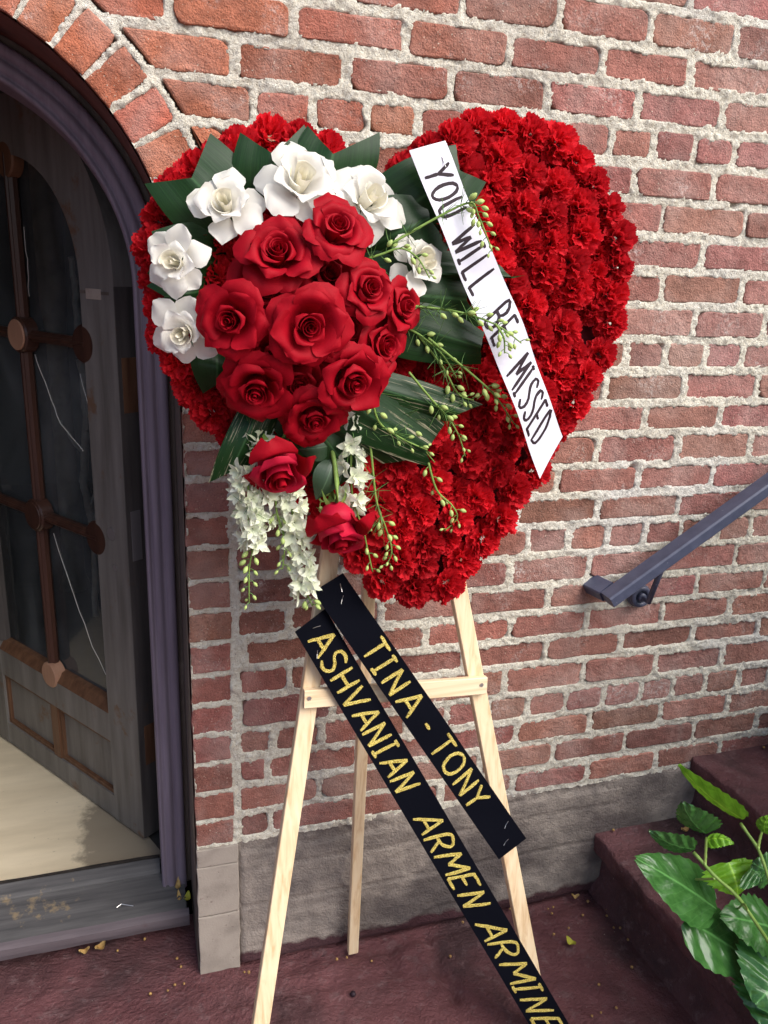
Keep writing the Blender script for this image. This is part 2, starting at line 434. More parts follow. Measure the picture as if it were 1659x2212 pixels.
t = NT('yellow_leaf', 0.6, 0.3); t.color((0.48, 0.46, 0.06)); M['yellow_leaf'] = t.m
t = NT('pale_twig', 0.85, 0.2); t.color(t.ramp(t.noise(60, 4), [(0.3, (0.66, 0.61, 0.52)), (0.7, (0.86, 0.81, 0.71))])); t.bump(t.noise(120, 4), .6, .004); M['twig'] = t.m
t = NT('pane', 0.06, 0.5)
gl = t.n.new('ShaderNodeBsdfGlossy'); gl.inputs['Roughness'].default_value = 0.05
trn = t.n.new('ShaderNodeBsdfTransparent'); trn.inputs['Color'].default_value = (0.62, 0.66, 0.67, 1)
fr = t.n.new('ShaderNodeFresnel'); fr.inputs['IOR'].default_value = 1.5
mx = t.n.new('ShaderNodeMixShader')
t.t.links.new(fr.outputs[0], mx.inputs[0]); t.t.links.new(trn.outputs[0], mx.inputs[1]); t.t.links.new(gl.outputs[0], mx.inputs[2])
df = t.n.new('ShaderNodeBsdfDiffuse'); df.inputs['Color'].default_value = (0.42, 0.47, 0.50, 1)     # diffuse dust film painted in for the glass's blue-grey reflections
mx2 = t.n.new('ShaderNodeMixShader'); t.t.links.new(t.ramp(t.noise(3.2, 5, t.pos((1, 1, .6)), .65, .8), [(0.35, 0.04), (0.7, 0.20)]), mx2.inputs[0])
t.t.links.new(mx.outputs[0], mx2.inputs[1]); t.t.links.new(df.outputs[0], mx2.inputs[2])
t.t.links.new(mx2.outputs[0], t.n['Material Output'].inputs['Surface']); M['pane'] = t.m

# ------------------------------------------------------------------ brick wall with arched doorway
rng = random.Random(11)
AC = (-0.593, 1.622)            # centre of the arch (x, z)
R_IN, R_RING, R_OUT = 0.497, 0.586, 0.600
J = [2.21, 2.1347, 2.0649, 1.9922, 1.9208, 1.8489, 1.7754, 1.703, 1.6284, 1.5542, 1.4808, 1.4055, 1.3344, 1.2584, 1.1879, 1.1173,
     1.0417, 0.9673, 0.895, 0.8226, 0.7511, 0.6715, 0.5953, 0.5222, 0.4468, 0.3732]
PERP = {1: [.941], 2: [.227, .442, .649, .856, 1.064], 3: [-.093, .122, .332, .546, .753, .965], 4: [.016, .221, .43, .637, .847, 1.058],
        5: [.048, .16, .264, .364, .685, .791, .896, .999, 1.106], 6: [.859, 1.061], 7: [.943, 1.163], 8: [1.06], 9: [.966, 1.182],
        10: [1.063, 1.265], 11: [.894, 1.001, 1.109, 1.217], 12: [.849, 1.064, 1.276], 13: [.965, 1.178], 14: [.848, 1.069, 1.283],
        15: [.753, .97, 1.184], 16: [.22, .87, 1.096], 17: [.106, .691, .8, .906, 1.012, 1.117, 1.229, 1.33], 18: [.215, .648, .864, 1.08, 1.299],
        19: [.119, .761, .976, 1.192, 1.407], 20: [.235, .447, .665, .876, 1.099, 1.31], 21: [.122, .337, .553, .769, .984, 1.207, 1.417],
        22: [.222, .44, .663, .885, 1.101, 1.314], 23: [.086, .197, .516, .626, .734, .843, .954, 1.069, 1.169, 1.275, 1.382],
        24: [.071, .29, .50, .712, .923, 1.143, 1.361], 25: [.196, .405, .617, .825, 1.042, 1.264], 26: [.079, .30, .51, .716, .934, 1.15]}
HEADER = {5, 11, 17, 23, -1}
X0, X1, ZTOP = 0.004, 2.5, 3.1
wall = empty('brick_wall', (0.6, 0.1, 0), 'old red brick wall with thick pale mortar around the arched doorway', 'wall')

def perps(row):
    p = HEADER and (0.107 if row in HEADER else 0.2135)
    l = sorted(PERP.get(row, []))
    if not l: l = [0.106 + (0.107 if row % 2 else 0)]
    out = [l[0]]
    for a in l[1:]:
        n = max(1, round((a - out[-1]) / p))
        b = out[-1]
        out += [b + (a - b) * k / n for k in range(1, n + 1)]
    while out[0] > -2.2: out.insert(0, out[0] - (.2135 if out[0] < .1 else p))
    while out[-1] < X1: out.append(out[-1] + p)
    return out

def clay(x, z):
    w = min(1, max(0, (0.55 - x) / 0.8)) * min(1, max(0, (z - 1.2) / 0.6))
    u = min(1, max(0, (x - 0.5) / 0.6))
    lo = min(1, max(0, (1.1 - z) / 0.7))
    a = np.array([0.325, 0.128, 0.096])
    a = a * (1 - w) + np.array([0.49, 0.155, 0.083]) * w
    a = a * (1 - .6 * u) + np.array([0.40, 0.195, 0.165]) * .6 * u
    a = a * (1 - .3 * lo) + np.array([0.22, 0.085, 0.07]) * .3 * lo  # dimmer light low on the wall, put into the brick colour
    g = rng.gauss(0, 1)
    a = a * (1 + 0.085 * g)
    if rng.random() < .08: a = a * .78
    if rng.random() < .06: a = a * np.array([1.15, 1.2, 1.1])
    a[1] *= 1 + .06 * rng.gauss(0, 1)
    a = a * 1.08
    return tuple(float(max(.02, q)) for q in a)

def outline(x0, x1, z0, z1, rc, sp=0.013):
    """rounded rectangle, counter-clockwise seen from the street, uneven like hand-made brick"""
    pts = []
    cs = [(x1 - rc[0], z0 + rc[0], -90, rc[0]), (x1 - rc[1], z1 - rc[1], 0, rc[1]), (x0 + rc[2], z1 - rc[2], 90, rc[2]), (x0 + rc[3], z0 + rc[3], 180, rc[3])]
    for k, (cx, cz, a0, r_) in enumerate(cs):
        for j in range(4):
            a = R(a0 + 30 * j); pts.append((cx + r_ * math.cos(a), cz + r_ * math.sin(a)))
        nx = cs[(k + 1) % 4]
        ex = (nx[0] + nx[3] * math.cos(R(nx[2])), nx[1] + nx[3] * math.sin(R(nx[2])))
        lx, lz = pts[-1]
        n = int(math.hypot(ex[0] - lx, ex[1] - lz) / sp)
        for j in range(1, n):
            pts.append((lx + (ex[0] - lx) * j / n, lz + (ex[1] - lz) * j / n))
    sd = rng.random() * 100
    out = []
    cx, cz = (x0 + x1) / 2, (z0 + z1) / 2
    for x, z in pts:
        q = noise.noise(Vector((x * 30 + sd, z * 30, sd))) * 0.0034 + noise.noise(Vector((x * 110 + sd, z * 110, 7))) * 0.0018
        d = math.hypot(x - cx, z - cz)
        out.append((x + (x - cx) / d * q, z + (z - cz) / d * q))
    return out

def slab(pts, yf, depth, bev=0.0035):
    """solid piece with a softened front edge"""
    n = len(pts); P_ = np.array(pts); c = P_.mean(0)
    d = P_ - c; L = np.linalg.norm(d, axis=1, keepdims=True)
    i1 = P_ - d / L * bev * 0.4; i2 = P_ - d / L * bev * 1.5
    v = [(p[0], yf + depth, p[1]) for p in P_] + [(p[0], yf + bev, p[1]) for p in P_] + [(p[0], yf + bev * .3, p[1]) for p in i1] + [(p[0], yf, p[1]) for p in i2]
    f = []
    for r_ in range(3):
        for k in range(n): f.append((r_*n + k, r_*n + (k+1) % n, (r_+1)*n + (k+1) % n, (r_+1)*n + k))
    f.append(tuple(range(3*n, 4*n)))
    return v, f

def in_view(x, z, y=0, m=0.10):
    q = np.array([x, y, z]) - CAM; w = q @ CF
    if w < .1: return False
    px = 829.5 + FL * (q @ CR) / w; py = 1106 - FL * (q @ CU) / w
    return -1659 * m < px < 1659 * (1 + m) and -2212 * m < py < 2212 * (1 + m)

rest = MB()
rects = []            # for the mortar bed
nb = 0
def put_brick(pts, yf, depth, x, z, bev=.0035):
    global nb
    v, f = slab(pts, yf, depth, bev)
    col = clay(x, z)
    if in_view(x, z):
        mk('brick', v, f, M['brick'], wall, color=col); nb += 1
    else:
        rest.add(v, f)

rows = {}
for r_ in range(-11, 27):
    if r_ >= 2: zt, zb = J[r_ - 2], J[r_ - 1]
    else:
        zb = J[0] + (1 - r_) * 0.0735; zt = zb + 0.0735
    rows[r_] = (zb, zt)
    pl = perps(r_)
    for a, b in zip(pl[:-1], pl[1:]):
        x0, x1, z0, z1 = a + .0072, b - .0072, zb + .0086, zt - .0086
        x0 += rng.gauss(0, .0012); x1 += rng.gauss(0, .0012); z0 += rng.gauss(0, .0012); z1 += rng.gauss(0, .0014)
        if r_ >= 9 and x0 < X0 + .004:
            if x1 < X0 + .03: continue
            x0 = X0 + .006
        if x1 - x0 < .02: continue
        cx, cz = (x0 + x1) / 2, (z0 + z1) / 2
        rc = [max(.004, min(.026, rng.gauss(.012, .007))) for _ in range(4)]
        if r_ < 9:
            dmax = max(math.hypot(x - AC[0], z - AC[1]) for x in (x0, x1) for z in (z0, z1))
            dmin = min(math.hypot(x - AC[0], z - AC[1]) for x in (x0, x1, cx) for z in (z0, z1, cz))
            if dmax < R_OUT + .045: continue
            pts = outline(x0, x1, z0, z1, rc)
            if dmin < R_OUT + .004:
                q = []
                for x, z in pts:
                    d = math.hypot(x - AC[0], z - AC[1])
                    if d < R_OUT + .004:
                        zz = z - AC[1]
                        x = AC[0] + math.sqrt(max(1e-4, (R_OUT + .004) ** 2 - zz * zz)) if x > AC[0] else AC[0] - math.sqrt(max(1e-4, (R_OUT + .004) ** 2 - zz * zz))
                    q.append((x, z))
                xs = [p[0] for p in q]
                if max(xs) - min(xs) < .03 or min(xs) < x0 - .01 and x1 < AC[0]: continue
                pts = q; cx = sum(xs) / len(xs)
        else:
            pts = outline(x0, x1, z0, z1, rc)
        rects.append((x0, x1, z0, z1))
        put_brick(pts, rng.gauss(0, .0013), .055, cx, cz)
# arch ring
ring = []
a_list = [59.6 - 7.37 * k for k in range(9)]
a_list = [59.6 + 7.37 * k for k in range(12, 0, -1)] + a_list
for a1, a0 in zip(a_list[:-1], a_list[1:]):
    if a0 < -1: continue
    th0, th1 = R(a0) , R(a1)
    r0, r1 = R_IN + .001, R_RING + rng.gauss(0, .003)
    g0 = .0035 / R_IN; g1 = .0075 / R_RING
    pts = []
    def arc(rad, s, e, n):
        return [(AC[0] + rad * math.cos(s + (e - s) * k / n), AC[1] + rad * math.sin(s + (e - s) * k / n)) for k in range(n + 1)]
    raw = arc(r0, th1 - g0, th0 + g0, 5)
    raw += [(AC[0] + (r0 + (r1 - r0) * k / 6) * math.cos(th0 + g0 + (g1 - g0) * k / 6), AC[1] + (r0 + (r1 - r0) * k / 6) * math.sin(th0 + g0 + (g1 - g0) * k / 6)) for k in range(1, 6)]
    raw += arc(r1, th0 + g1 + .004, th1 - g1 - .004, 5)
    raw += [(AC[0] + (r1 + (r0 - r1) * k / 6) * math.cos(th1 - g1 + (g1 - g0) * k / 6), AC[1] + (r1 + (r0 - r1) * k / 6) * math.sin(th1 - g1 + (g1 - g0) * k / 6)) for k in range(1, 6)]
    raw = raw[::-1]
    sd = rng.random() * 50
    raw = [(x + noise.noise(Vector((x * 60 + sd, z * 60, 0))) * .002, z + noise.noise(Vector((x * 60, z * 60 + sd, 5))) * .002) for x, z in raw]
    # keep the winding counter-clockwise seen from the street
    area = sum(raw[k - 1][0] * raw[k][1] - raw[k][0] * raw[k - 1][1] for k in range(len(raw)))
    if area < 0: raw = raw[::-1]
    ring.append((th0 + g0, th1 - g0))
    cx = sum(p[0] for p in raw) / len(raw); cz = sum(p[1] for p in raw) / len(raw)
    put_brick(raw, rng.gauss(-.001, .0012), .18, cx, cz)
# jamb stack down the right side of the doorway
JZ = [1.6255, 1.552, 1.4775, 1.4015, 1.3276, 1.2587, 1.1837, 1.1119, 1.0384, .9684, .8931, .8176, .7421, .6669, .5918, .5149, .4384, .3666]
for zt, zb in zip(JZ[:-1], JZ[1:]):
    x0, x1, z0, z1 = -.0955, -.0085 + rng.gauss(0, .0012), zb + .0055, zt - .0055
    rc = [.003, .003, .002, .002]
    put_brick(outline(x0, x1, z0, z1, rc), rng.gauss(-.001, .001), .18, -.05, (zt + zb) / 2)
    rects.append((x0, x1, z0, z1))
    # far jamb, out of the picture
    v, f = slab(outline(-1.177, -1.0905, z0, z1, rc), 0, .18); rest.add(v, f)
for zt, zb in [(r[1], r[0]) for k, r in rows.items() if k >= 9]:
    x = -1.19
    while x > -2.2:
        v, f = slab(outline(x - .2, x, zb + .007, zt - .007, [.005] * 4), 0, .055); rest.add(v, f); x -= .213
rest.build('brick_beyond_view', M['brick'], wall, kind='stuff', color=(.33, .1, .07))
print('bricks as parts', nb)

# mortar bed: a rough height field between and over the edges of the bricks
GS = 0.0042
xs = np.arange(-0.62, 1.86, GS); zs = np.arange(0.366, 2.46, GS)
XX, ZZ = np.meshgrid(xs, zs, indexing='ij')
H = 0.0042 * smooth_noise(XX, ZZ, .011, 3, 3) + 0.0042 * smooth_noise(XX, ZZ, .045, 4, 3) - .0004 + 0.0026 * smooth_noise(XX, ZZ, .35, 6, 2)
nr = np.random.RandomState(5); H += nr.normal(0, .0011, H.shape)
wob = 0.0062 * smooth_noise(XX, ZZ, .022, 9, 3) + .002 * smooth_noise(XX, ZZ, .3, 10, 2)
INS = np.full(XX.shape, -1.0)
for x0, x1, z0, z1 in rects:
    i0, i1 = np.searchsorted(xs, x0 - .002), np.searchsorted(xs, x1 + .002); j0, j1 = np.searchsorted(zs, z0 - .002), np.searchsorted(zs, z1 + .002)
    if i1 <= i0 or j1 <= j0: continue
    sx, sz = XX[i0:i1, j0:j1], ZZ[i0:i1, j0:j1]
    d = np.minimum(np.minimum(sx - x0, x1 - sx), np.minimum(sz - z0, z1 - sz))
    INS[i0:i1, j0:j1] = np.maximum(INS[i0:i1, j0:j1], d)
DR = np.hypot(XX - AC[0], ZZ - AC[1]); TH = np.arctan2(ZZ - AC[1], XX - AC[0])
# outside the ring only
arch_zone = (DR < R_OUT) & (ZZ > AC[1])
INS[arch_zone] = -1
for a, b in ring:
    m = arch_zone & (TH > a) & (TH < b) & (DR < R_RING)
    d = np.minimum(np.minimum((TH - a) * DR, (b - TH) * DR), R_RING - DR)
    INS[m] = np.maximum(INS[m], d[m])
INS = INS + wob
H -= np.clip((INS - .0035) / .0045, 0, 1) * .03
# a few lost patches of mortar
for _ in range(26):
    cx, cz = nr.uniform(0, 1.7), nr.uniform(.5, 2.3); rr = nr.uniform(.005, .011)
    H -= .014 * np.exp(-((XX - cx) ** 2 + (ZZ - cz) ** 2) / rr ** 2)
Y = -H
# pull the doorway edge to a clean line
low = ZZ < AC[1]
XV = XX.copy(); ZV = ZZ.copy()
keep = np.where(low, XX > -.0955 - GS, DR > R_IN - GS)
m = (~low) & (DR < R_IN + .001) & keep
XV[m] = AC[0] + (XX[m] - AC[0]) / DR[m] * (R_IN + .001); ZV[m] = AC[1] + (ZZ[m] - AC[1]) / DR[m] * (R_IN + .001)
m = low & (XX < -.0945); XV[m] = -.0945
verts = np.stack([XV.ravel(), Y.ravel(), ZV.ravel()], 1)
faces = grid_faces(len(xs), len(zs))
kf = keep.ravel()[faces].all(1)
faces = faces[kf]
used = np.unique(faces); remap = np.zeros(len(verts), int); remap[used] = np.arange(len(used))
mk('mortar_joints', verts[used], remap[faces], M['mortar'], wall, smooth=True)
# wall core behind (coarse) with the doorway left open
mb = MB()
mb.box((X0, .03, 0.0), (2.6, .26, ZTOP)); mb.box((-2.4, .03, 0), (-1.10, .26, ZTOP))
mb.box((-.0935, .03, 0), (X0, .26, AC[1]))
n = 40
for k in range(n):
    xa = -1.10 + (1.10 + X0) * k / n; xb = -1.10 + (1.10 + X0) * (k + 1) / n
    def top(x):
        d = abs(x - AC[0]); return AC[1] + math.sqrt(max(0, (R_IN + .004) ** 2 - d * d)) if d < R_IN + .004 else AC[1]
    mb.hexa([(xa, .03, top(xa)), (xb, .03, top(xb)), (xb, .26, top(xb)), (xa, .26, top(xa)), (xa, .03, ZTOP), (xb, .03, ZTOP), (xb, .26, ZTOP), (xa, .26, ZTOP)])
mb.box((1.84, .006, .37), (2.6, .03, ZTOP)); mb.box((-2.4, .006, .37), (-1.10, .03, ZTOP)); mb.box((-.60, .006, 2.45), (1.85, .03, ZTOP)); mb.box((-2.4, .006, 2.2), (-.61, .03, ZTOP))
mb.build('wall_core', M['mortar'], wall)
# painted lining of the doorway reveal
v = []; f = []
path = [(-.0972, 0.0)] + [(-.0972, z) for z in np.linspace(.3, AC[1], 6)] + [(AC[0] + .4955 * math.cos(R(a)), AC[1] + .4955 * math.sin(R(a))) for a in range(4, 181, 4)] + [(AC[0] - .4955, 0)]
for x, z in path:
    j = noise.noise(Vector((x * 14, z * 14, 0))) * .002
    v += [(x, .010 + j * 1.2, z), (x - .0, .235, z)]
for k in range(len(path) - 1): f.append((2*k, 2*k+1, 2*k+3, 2*k+2))
mk('reveal_lining', v, f, M['soffit'], wall, smooth=True)
mb = MB(); mb.box((-.0995, .012, 0.0), (-.0978, .235, 1.45)); mb.build('jamb_lining', M['trim_brown'], wall)

# concrete foot of the wall
def rough_block(name, x0, x1, z0, z1, yf, mat, parent, amp=.0025, gs=.011, seed=1, skew=0.0, bulge=None, **kw):
    nx = max(3, int((x1 - x0) / gs)); nz = max(3, int((z1 - z0) / gs))
    X, Z = np.meshgrid(np.linspace(x0, x1, nx), np.linspace(z0, z1, nz), indexing='ij')
    Yv = yf + amp * smooth_noise(X, Z, .05, seed, 4)
    if bulge is not None: Yv = Yv + bulge(X, Z)
    edge = (np.minimum(np.minimum(X - x0, x1 - X), np.minimum(Z - z0, z1 - Z)) < 1e-6)
    Yv[edge] += .006
    V = np.stack([X.ravel(), Yv.ravel(), Z.ravel()], 1)
    return mk(name, V, grid_faces(nx, nz)[:, ::-1].copy(), mat, parent, smooth=True, **kw)
def bl(X, Z):
    top = .335 + .02 * smooth_noise(X, Z * 0, .12, 8, 2)
    return np.where(Z > top, .006 * smooth_noise(X, Z, .02, 4, 3) + .004, 0) - .004 * (smooth_noise(X, Z, .2, 12, 2) > .15) \
        + .004 * (np.abs(Z - .178 - .006 * smooth_noise(X, Z * 0, .3, 2, 2)) < .004) + .003 * (np.abs(Z - .285 - .004 * X) < .0035)
rough_block('concrete_base', X0, 1.06, .002, .378, -.001, M['concrete'], wall, .003, .0065, 21, bulge=bl)
rough_block('concrete_base', 1.0, 1.9, .15, .378, .0005, M['concrete'], wall, .003, .012, 22)
mb = MB(); mb.box((-.094, .006, 0), (1.95, .04, .374)); mb.build('concrete_core', M['concrete'], wall)
for k, (z0, z1) in enumerate(((.0, .1735), (.1755, .3155), (.317, .3655))):
    pts = outline(-.0965, .0005, z0 + .0005, z1, [.002] * 4, .02)
    v, f = slab(pts, -.006, .05, .002)
    mk('quoin_block', v, f, M['cast_stone'], wall)

# ------------------------------------------------------------------ ground and steps
GX = np.concatenate([np.linspace(-60, -2.0, 8)[:-1], np.arange(-2.0, 1.3, .016), np.linspace(1.3, 60, 10)])
GY = np.concatenate([np.linspace(-80, -1.4, 9)[:-1], np.arange(-1.4, .15, .016), [.20]])
X, Yg = np.meshgrid(GX, GY, indexing='ij')
Zg = .0035 * smooth_noise(X, Yg, .22, 31, 3) + .0012 * smooth_noise(X, Yg, .03, 32, 2)
# patched paving: two worn grooves and a low ragged edge along the wall foot
def groove(px, w, dp):
    g = 0
    for (a, b) in zip(px[:-1], px[1:]):
        a = np.array(a); b = np.array(b); d = b - a; L2 = d @ d
        tt = np.clip(((X - a[0]) * d[0] + (Yg - a[1]) * d[1]) / L2, 0, 1)
        ds = np.hypot(X - a[0] - tt * d[0], Yg - a[1] - tt * d[1])
        g = np.maximum(g, np.exp(-(ds / w) ** 2))
    return -dp * g
def fl(px, py): return on_z(px, py, 0)[:2]
Zg += groove([fl(925, 2020), fl(950, 2090), fl(985, 2150)], .011, .020)
Zg += groove([fl(840, 2045), fl(852, 2090)], .011, .020)
Zg += groove([fl(985, 2150), fl(1000, 2212), fl(1020, 2330)], .011, .008)
Zg += groove([fl(705, 2105), fl(720, 2160), fl(735, 2260)], .012, .006)
Zg += groove([fl(430, 2180), fl(600, 2145), fl(850, 2105), fl(955, 2095)], .012, .006)
Zg += groove([fl(0, 2260), fl(300, 2235), fl(650, 2190)], .012, .005)
Zg += groove([fl(1180, 2000), fl(1260, 2110), fl(1330, 2212)], .012, .007)
Zg += groove([fl(640, 2060), fl(700, 2060), fl(850, 2040), fl(930, 2015)], .012, .006)
wallgap = np.clip((Yg + .055 + .02 * smooth_noise(X, Yg * 0, .07, 41, 3)) / .02, 0, 1)
Zg -= .010 * wallgap * (X > 0)
mk('ground', np.stack([X.ravel(), Yg.ravel(), Zg.ravel()], 1), grid_faces(len(GX), len(GY)), M['floor'], None, smooth=True,
   kind='structure', label='maroon painted concrete paving in front of the doorway', origin=(0, 0, 0))

stairs = empty('stairs', (1.4, -.6, 0), 'worn maroon painted steps rising to the right along the brick wall', 'stairs')
def step_profile(xn, zt, zb):
    """(x, z) from the tread back corner over the nosing down to the foot of the riser"""
    pr = [(xn + .36, zt), (xn + .25, zt), (xn + .15, zt), (xn + .07, zt), (xn + .012, zt), (xn + .003, zt - .001), (xn, zt - .005), (xn + .001, zt - .03), (xn + .003, zt - .055),
          (xn + .008, zt - .063), (xn + .030, zt - .068), (xn + .036, zt - .08), (xn + .036, zt - .12), (xn + .034, zt - .15), (xn + .024, zt - .168), (xn + .015, zt - .18), (xn + .010, zb - .004)]
    return pr
for k in range(5):
    xn = .985 + .285 * k; zt = .2 * (k + 1); zb = .2 * k
    pr = step_profile(xn, zt, zb)
    ys = np.concatenate([np.arange(.02, -1.25, -.014), [-1.6, -2.0]])
    v = np.zeros((len(pr), len(ys), 3))
    for i, (x, z) in enumerate(pr):
        for j, y in enumerate(ys):
            q = noise.noise(Vector((x * 7 + k, y * 7, z * 9))) * .006 + noise.noise(Vector((x * 30, y * 30, z * 30 + k))) * .004
            e = noise.noise(Vector((k * 3.1, y * 16, 4))) * .006 + (noise.noise(Vector((k, y * 60, z * 60))) * .004 if 3 < i < 10 else 0)
            w = 1.0 if 3 < i < 10 else .4
            v[i, j] = (x + (q + e) * w - .055 * y * 1.0, y, z + q * .5)
    mk('step', v.reshape(-1, 3), grid_faces(len(pr), len(ys)), M['step'], stairs, smooth=True)
mb = MB(); mb.box((2.39, -2.0, 0), (4.5, .02, 1.0)); mb.build('landing', M['step'], stairs)

# ------------------------------------------------------------------ doorway: frame, sill, leaf, room behind
frame = empty('door_frame', (-.593, .25, .09), 'purple painted arched wooden door frame set inside the brick arch', 'door frame')
prof = [(.481, .30), (.481, .206), (.476, .200), (.462, .200), (.459, .207), (.454, .207), (.451, .200), (.437, .199), (.434, .206), (.429, .206), (.426, .200), (.420, .203), (.418, .212), (.418, .36)]
path = [(1, 0, z) for z in (.088, .5, 1.0, 1.4)] + [(math.cos(R(a)), math.sin(R(a)), AC[1]) for a in range(0, 181, 4)] + [(-1, 0, z) for z in (1.4, 1.0, .5, .088)]
v = []
for ca, sa, z in path:
    for r_, y in prof: v.append((AC[0] + ca * r_, y, z + sa * r_))
mk('frame_moulding', np.array(v), grid_faces(len(path), len(prof)), M['purple'], frame)
v = []
for ca, sa, z in path:
    for r_, y in ((.4955, .225), (.481, .222), (.481, .30)): v.append((AC[0] + ca * r_, y + .003 * noise.noise(Vector((z * 9, ca, sa * 9))), z + sa * r_))
mk('filler_strip', np.array(v), grid_faces(len(path), 3), M['trim_brown'], frame)
sill = empty('door_sill', (-.59, .18, .0), 'grey weathered door sill with a worn purple front edge', 'door sill')
def sweep_x(name, pr, x0, x1, mat, parent, jit=.002, sp=.03, **kw):
    xs_ = np.arange(x0, x1 + sp / 2, sp); xs_[-1] = x1
    v = []
    for x in xs_:
        for k, (y, z) in enumerate(pr):
            q = noise.noise(Vector((x * 12, y * 20, z * 20 + k))) * jit
            v.append((x, y + q, z + q * .7))
    n_ = len(pr)
    f = grid_faces(len(xs_), n_)
    fl_ = [tuple(q) for q in f] + [tuple(range(n_ - 1, -1, -1)), tuple((len(xs_) - 1) * n_ + k for k in range(n_))]
    return mk(name, v, fl_, mat, parent, **kw)
sweep_x('sill_board', [(.245, .108), (.16, .095), (.125, .088), (.245, .046)], -1.09, -.118, M['sill'], sill, .0015)
sweep_x('sill_nosing', [(.1255, .0905), (.117, .086), (.112, .078), (.111, .060), (.114, .048), (.122, .043), (.20, .043)], -1.09, -.1125, M['sill_front'], sill, .002)
sweep_x('threshold_strip', [(.285, .10), (.285, .130), (.277, .134), (.252, .120), (.246, .112), (.246, .10)], -1.01, -.178, M['sill'], sill, .001)
sweep_x('dirt_line', [(.305, .10), (.303, .1245), (.286, .136), (.284, .136), (.284, .10)], -1.01, -.178, M['dirt'], sill, .002)
# small nail-like wire lying on the sill
w = [on_z(252, 2035 - 75, .124), on_z(262, 2035 - 82, .126), on_z(288, 2035 - 78, .124)]
mb = MB(); mb.tube(w, .0011, 5); mb.build('bent_wire', M['steel'], None, label='short bent silver wire lying on the door sill', cat='wire')

room = empty('room', (-.6, 2, .1), kind='structure')
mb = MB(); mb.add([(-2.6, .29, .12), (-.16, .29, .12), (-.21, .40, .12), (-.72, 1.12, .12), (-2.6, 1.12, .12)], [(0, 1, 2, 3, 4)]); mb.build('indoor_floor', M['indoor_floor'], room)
mb = MB(); mb.box((-2.6, .29, .06), (1.2, 4.4, .116)); mb.build('dimmed_indoor_floor', M['dimmed_boards'], room)
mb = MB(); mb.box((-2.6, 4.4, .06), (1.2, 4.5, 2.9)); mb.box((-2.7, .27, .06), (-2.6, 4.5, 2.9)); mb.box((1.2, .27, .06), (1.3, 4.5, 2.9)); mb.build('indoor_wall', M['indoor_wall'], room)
mb = MB(); mb.box((-2.7, .27, 2.9), (1.3, 4.5, 3.0)); mb.build('indoor_ceiling', M['indoor_wall'], room)

door = empty('door', (-.2, .345, .13), 'weathered dark arched door with cracked glass panes standing ajar', 'door')
DA = np.array([-.2161, .3679, 0]); DD = np.array([-.5766, .8170, 0]); DN = np.array([-.8170, -.5766, 0])
def dp(s, n_, z): return DA + DD * s + DN * n_ + np.array([0, 0, z])
def dbox(s0, s1, n0, n1, z0, z1, mbx=None):
    mbx = mbx or MB()
    mbx.hexa([dp(s0, n1, z0), dp(s1, n1, z0), dp(s1, n0, z0), dp(s0, n0, z0), dp(s0, n1, z1), dp(s1, n1, z1), dp(s1, n0, z1), dp(s0, n0, z1)])
    return mbx
TH_ = -.06
mb = dbox(.0025, .135, TH_, 0, .131, 1.62); mb.build('stile', M['door_paint'], door)
mb = dbox(0, .0025, TH_, -.001, .131, 1.62); mb.build('hinge_edge', M['door_edge'], door)
mb = dbox(.725, .86, TH_, 0, .131, 1.62); mb.build('stile', M['door_paint'], door)
mb = MB(); nA = 36
for k in range(nA):
    a0, a1 = math.pi * k / nA, math.pi * (k + 1) / nA
    def rp(rad, a, n_): return dp(.43 - rad * math.cos(a), n_, 1.62 + rad * math.sin(a))
    mb.hexa([rp(.43, a0, 0), rp(.295, a0, 0), rp(.295, a0, TH_), rp(.43, a0, TH_), rp(.43, a1, 0), rp(.295, a1, 0), rp(.295, a1, TH_), rp(.43, a1, TH_)])
mb.build('arched_rail', M['door_paint'], door)
for z0, z1 in ((.131, .205), (.385, .475)):
    dbox(.135, .725, TH_ + .004, -.0015, z0, z1).build('rail', M['door_paint'], door)
for s0, s1 in ((.145, .402), (.458, .715)):
    dbox(s0, s1, -.04, -.019, .205, .385).build('panel', M['door_paint'], door)
    m2 = MB()
    for (a, b, c, d) in ((s0 - .01, s1 + .01, .205, .217), (s0 - .01, s1 + .01, .373, .385)): dbox(a, b, -.03, -.008, c, d, m2)
    for (a, b, c, d) in ((s0 - .01, s0 + .002, .217, .373), (s1 - .002, s1 + .01, .217, .373)): dbox(a, b, -.03, -.009, c, d, m2)
    m2.build('panel_moulding', M['bare_wood'], door)
dbox(.412, .448, TH_, -.003, .205, .385).build('mullion', M['bare_wood'], door)
dbox(.05, .11, -.002, .0012, 1.588, 1.612).build('chipped_patch', M['cast_stone'], door)
dbox(.02, .135, -.002, .001, 1.600, 1.607).build('stile_joint', M['trim_brown'], door)
# glazing: panes cut by the muntins
zr = (1.48, .985)
mb = MB(); 
def pane(s0, s1, z0, z1, arch=False):
    m2 = MB()
    if not arch:
        m2.add([dp(s0, -.034, z0), dp(s1, -.034, z0), dp(s1, -.034, z1), dp(s0, -.034, z1)], [(3, 2, 1, 0)])
    else:
        pts = [(s0, z0), (s1, z0)]
        ns = 10; ss = np.linspace(s1, s0, ns)
        top = [(s_, 1.62 + math.sqrt(max(0, .30 ** 2 - (s_ - .43) ** 2))) for s_ in ss]
        q = pts + top
        m2.add([dp(a, -.034, b) for a, b in q], [tuple(range(len(q) - 1, -1, -1))])
    return m2.build('pane', M['pane'], door)
PANES = []
for s0, s1 in ((.134, .43), (.43, .726)):
    PANES.append(pane(s0, s1, .47, zr[1])); PANES.append(pane(s0, s1, zr[1], zr[0])); PANES.append(pane(s0, s1, zr[0], 1.63, True))
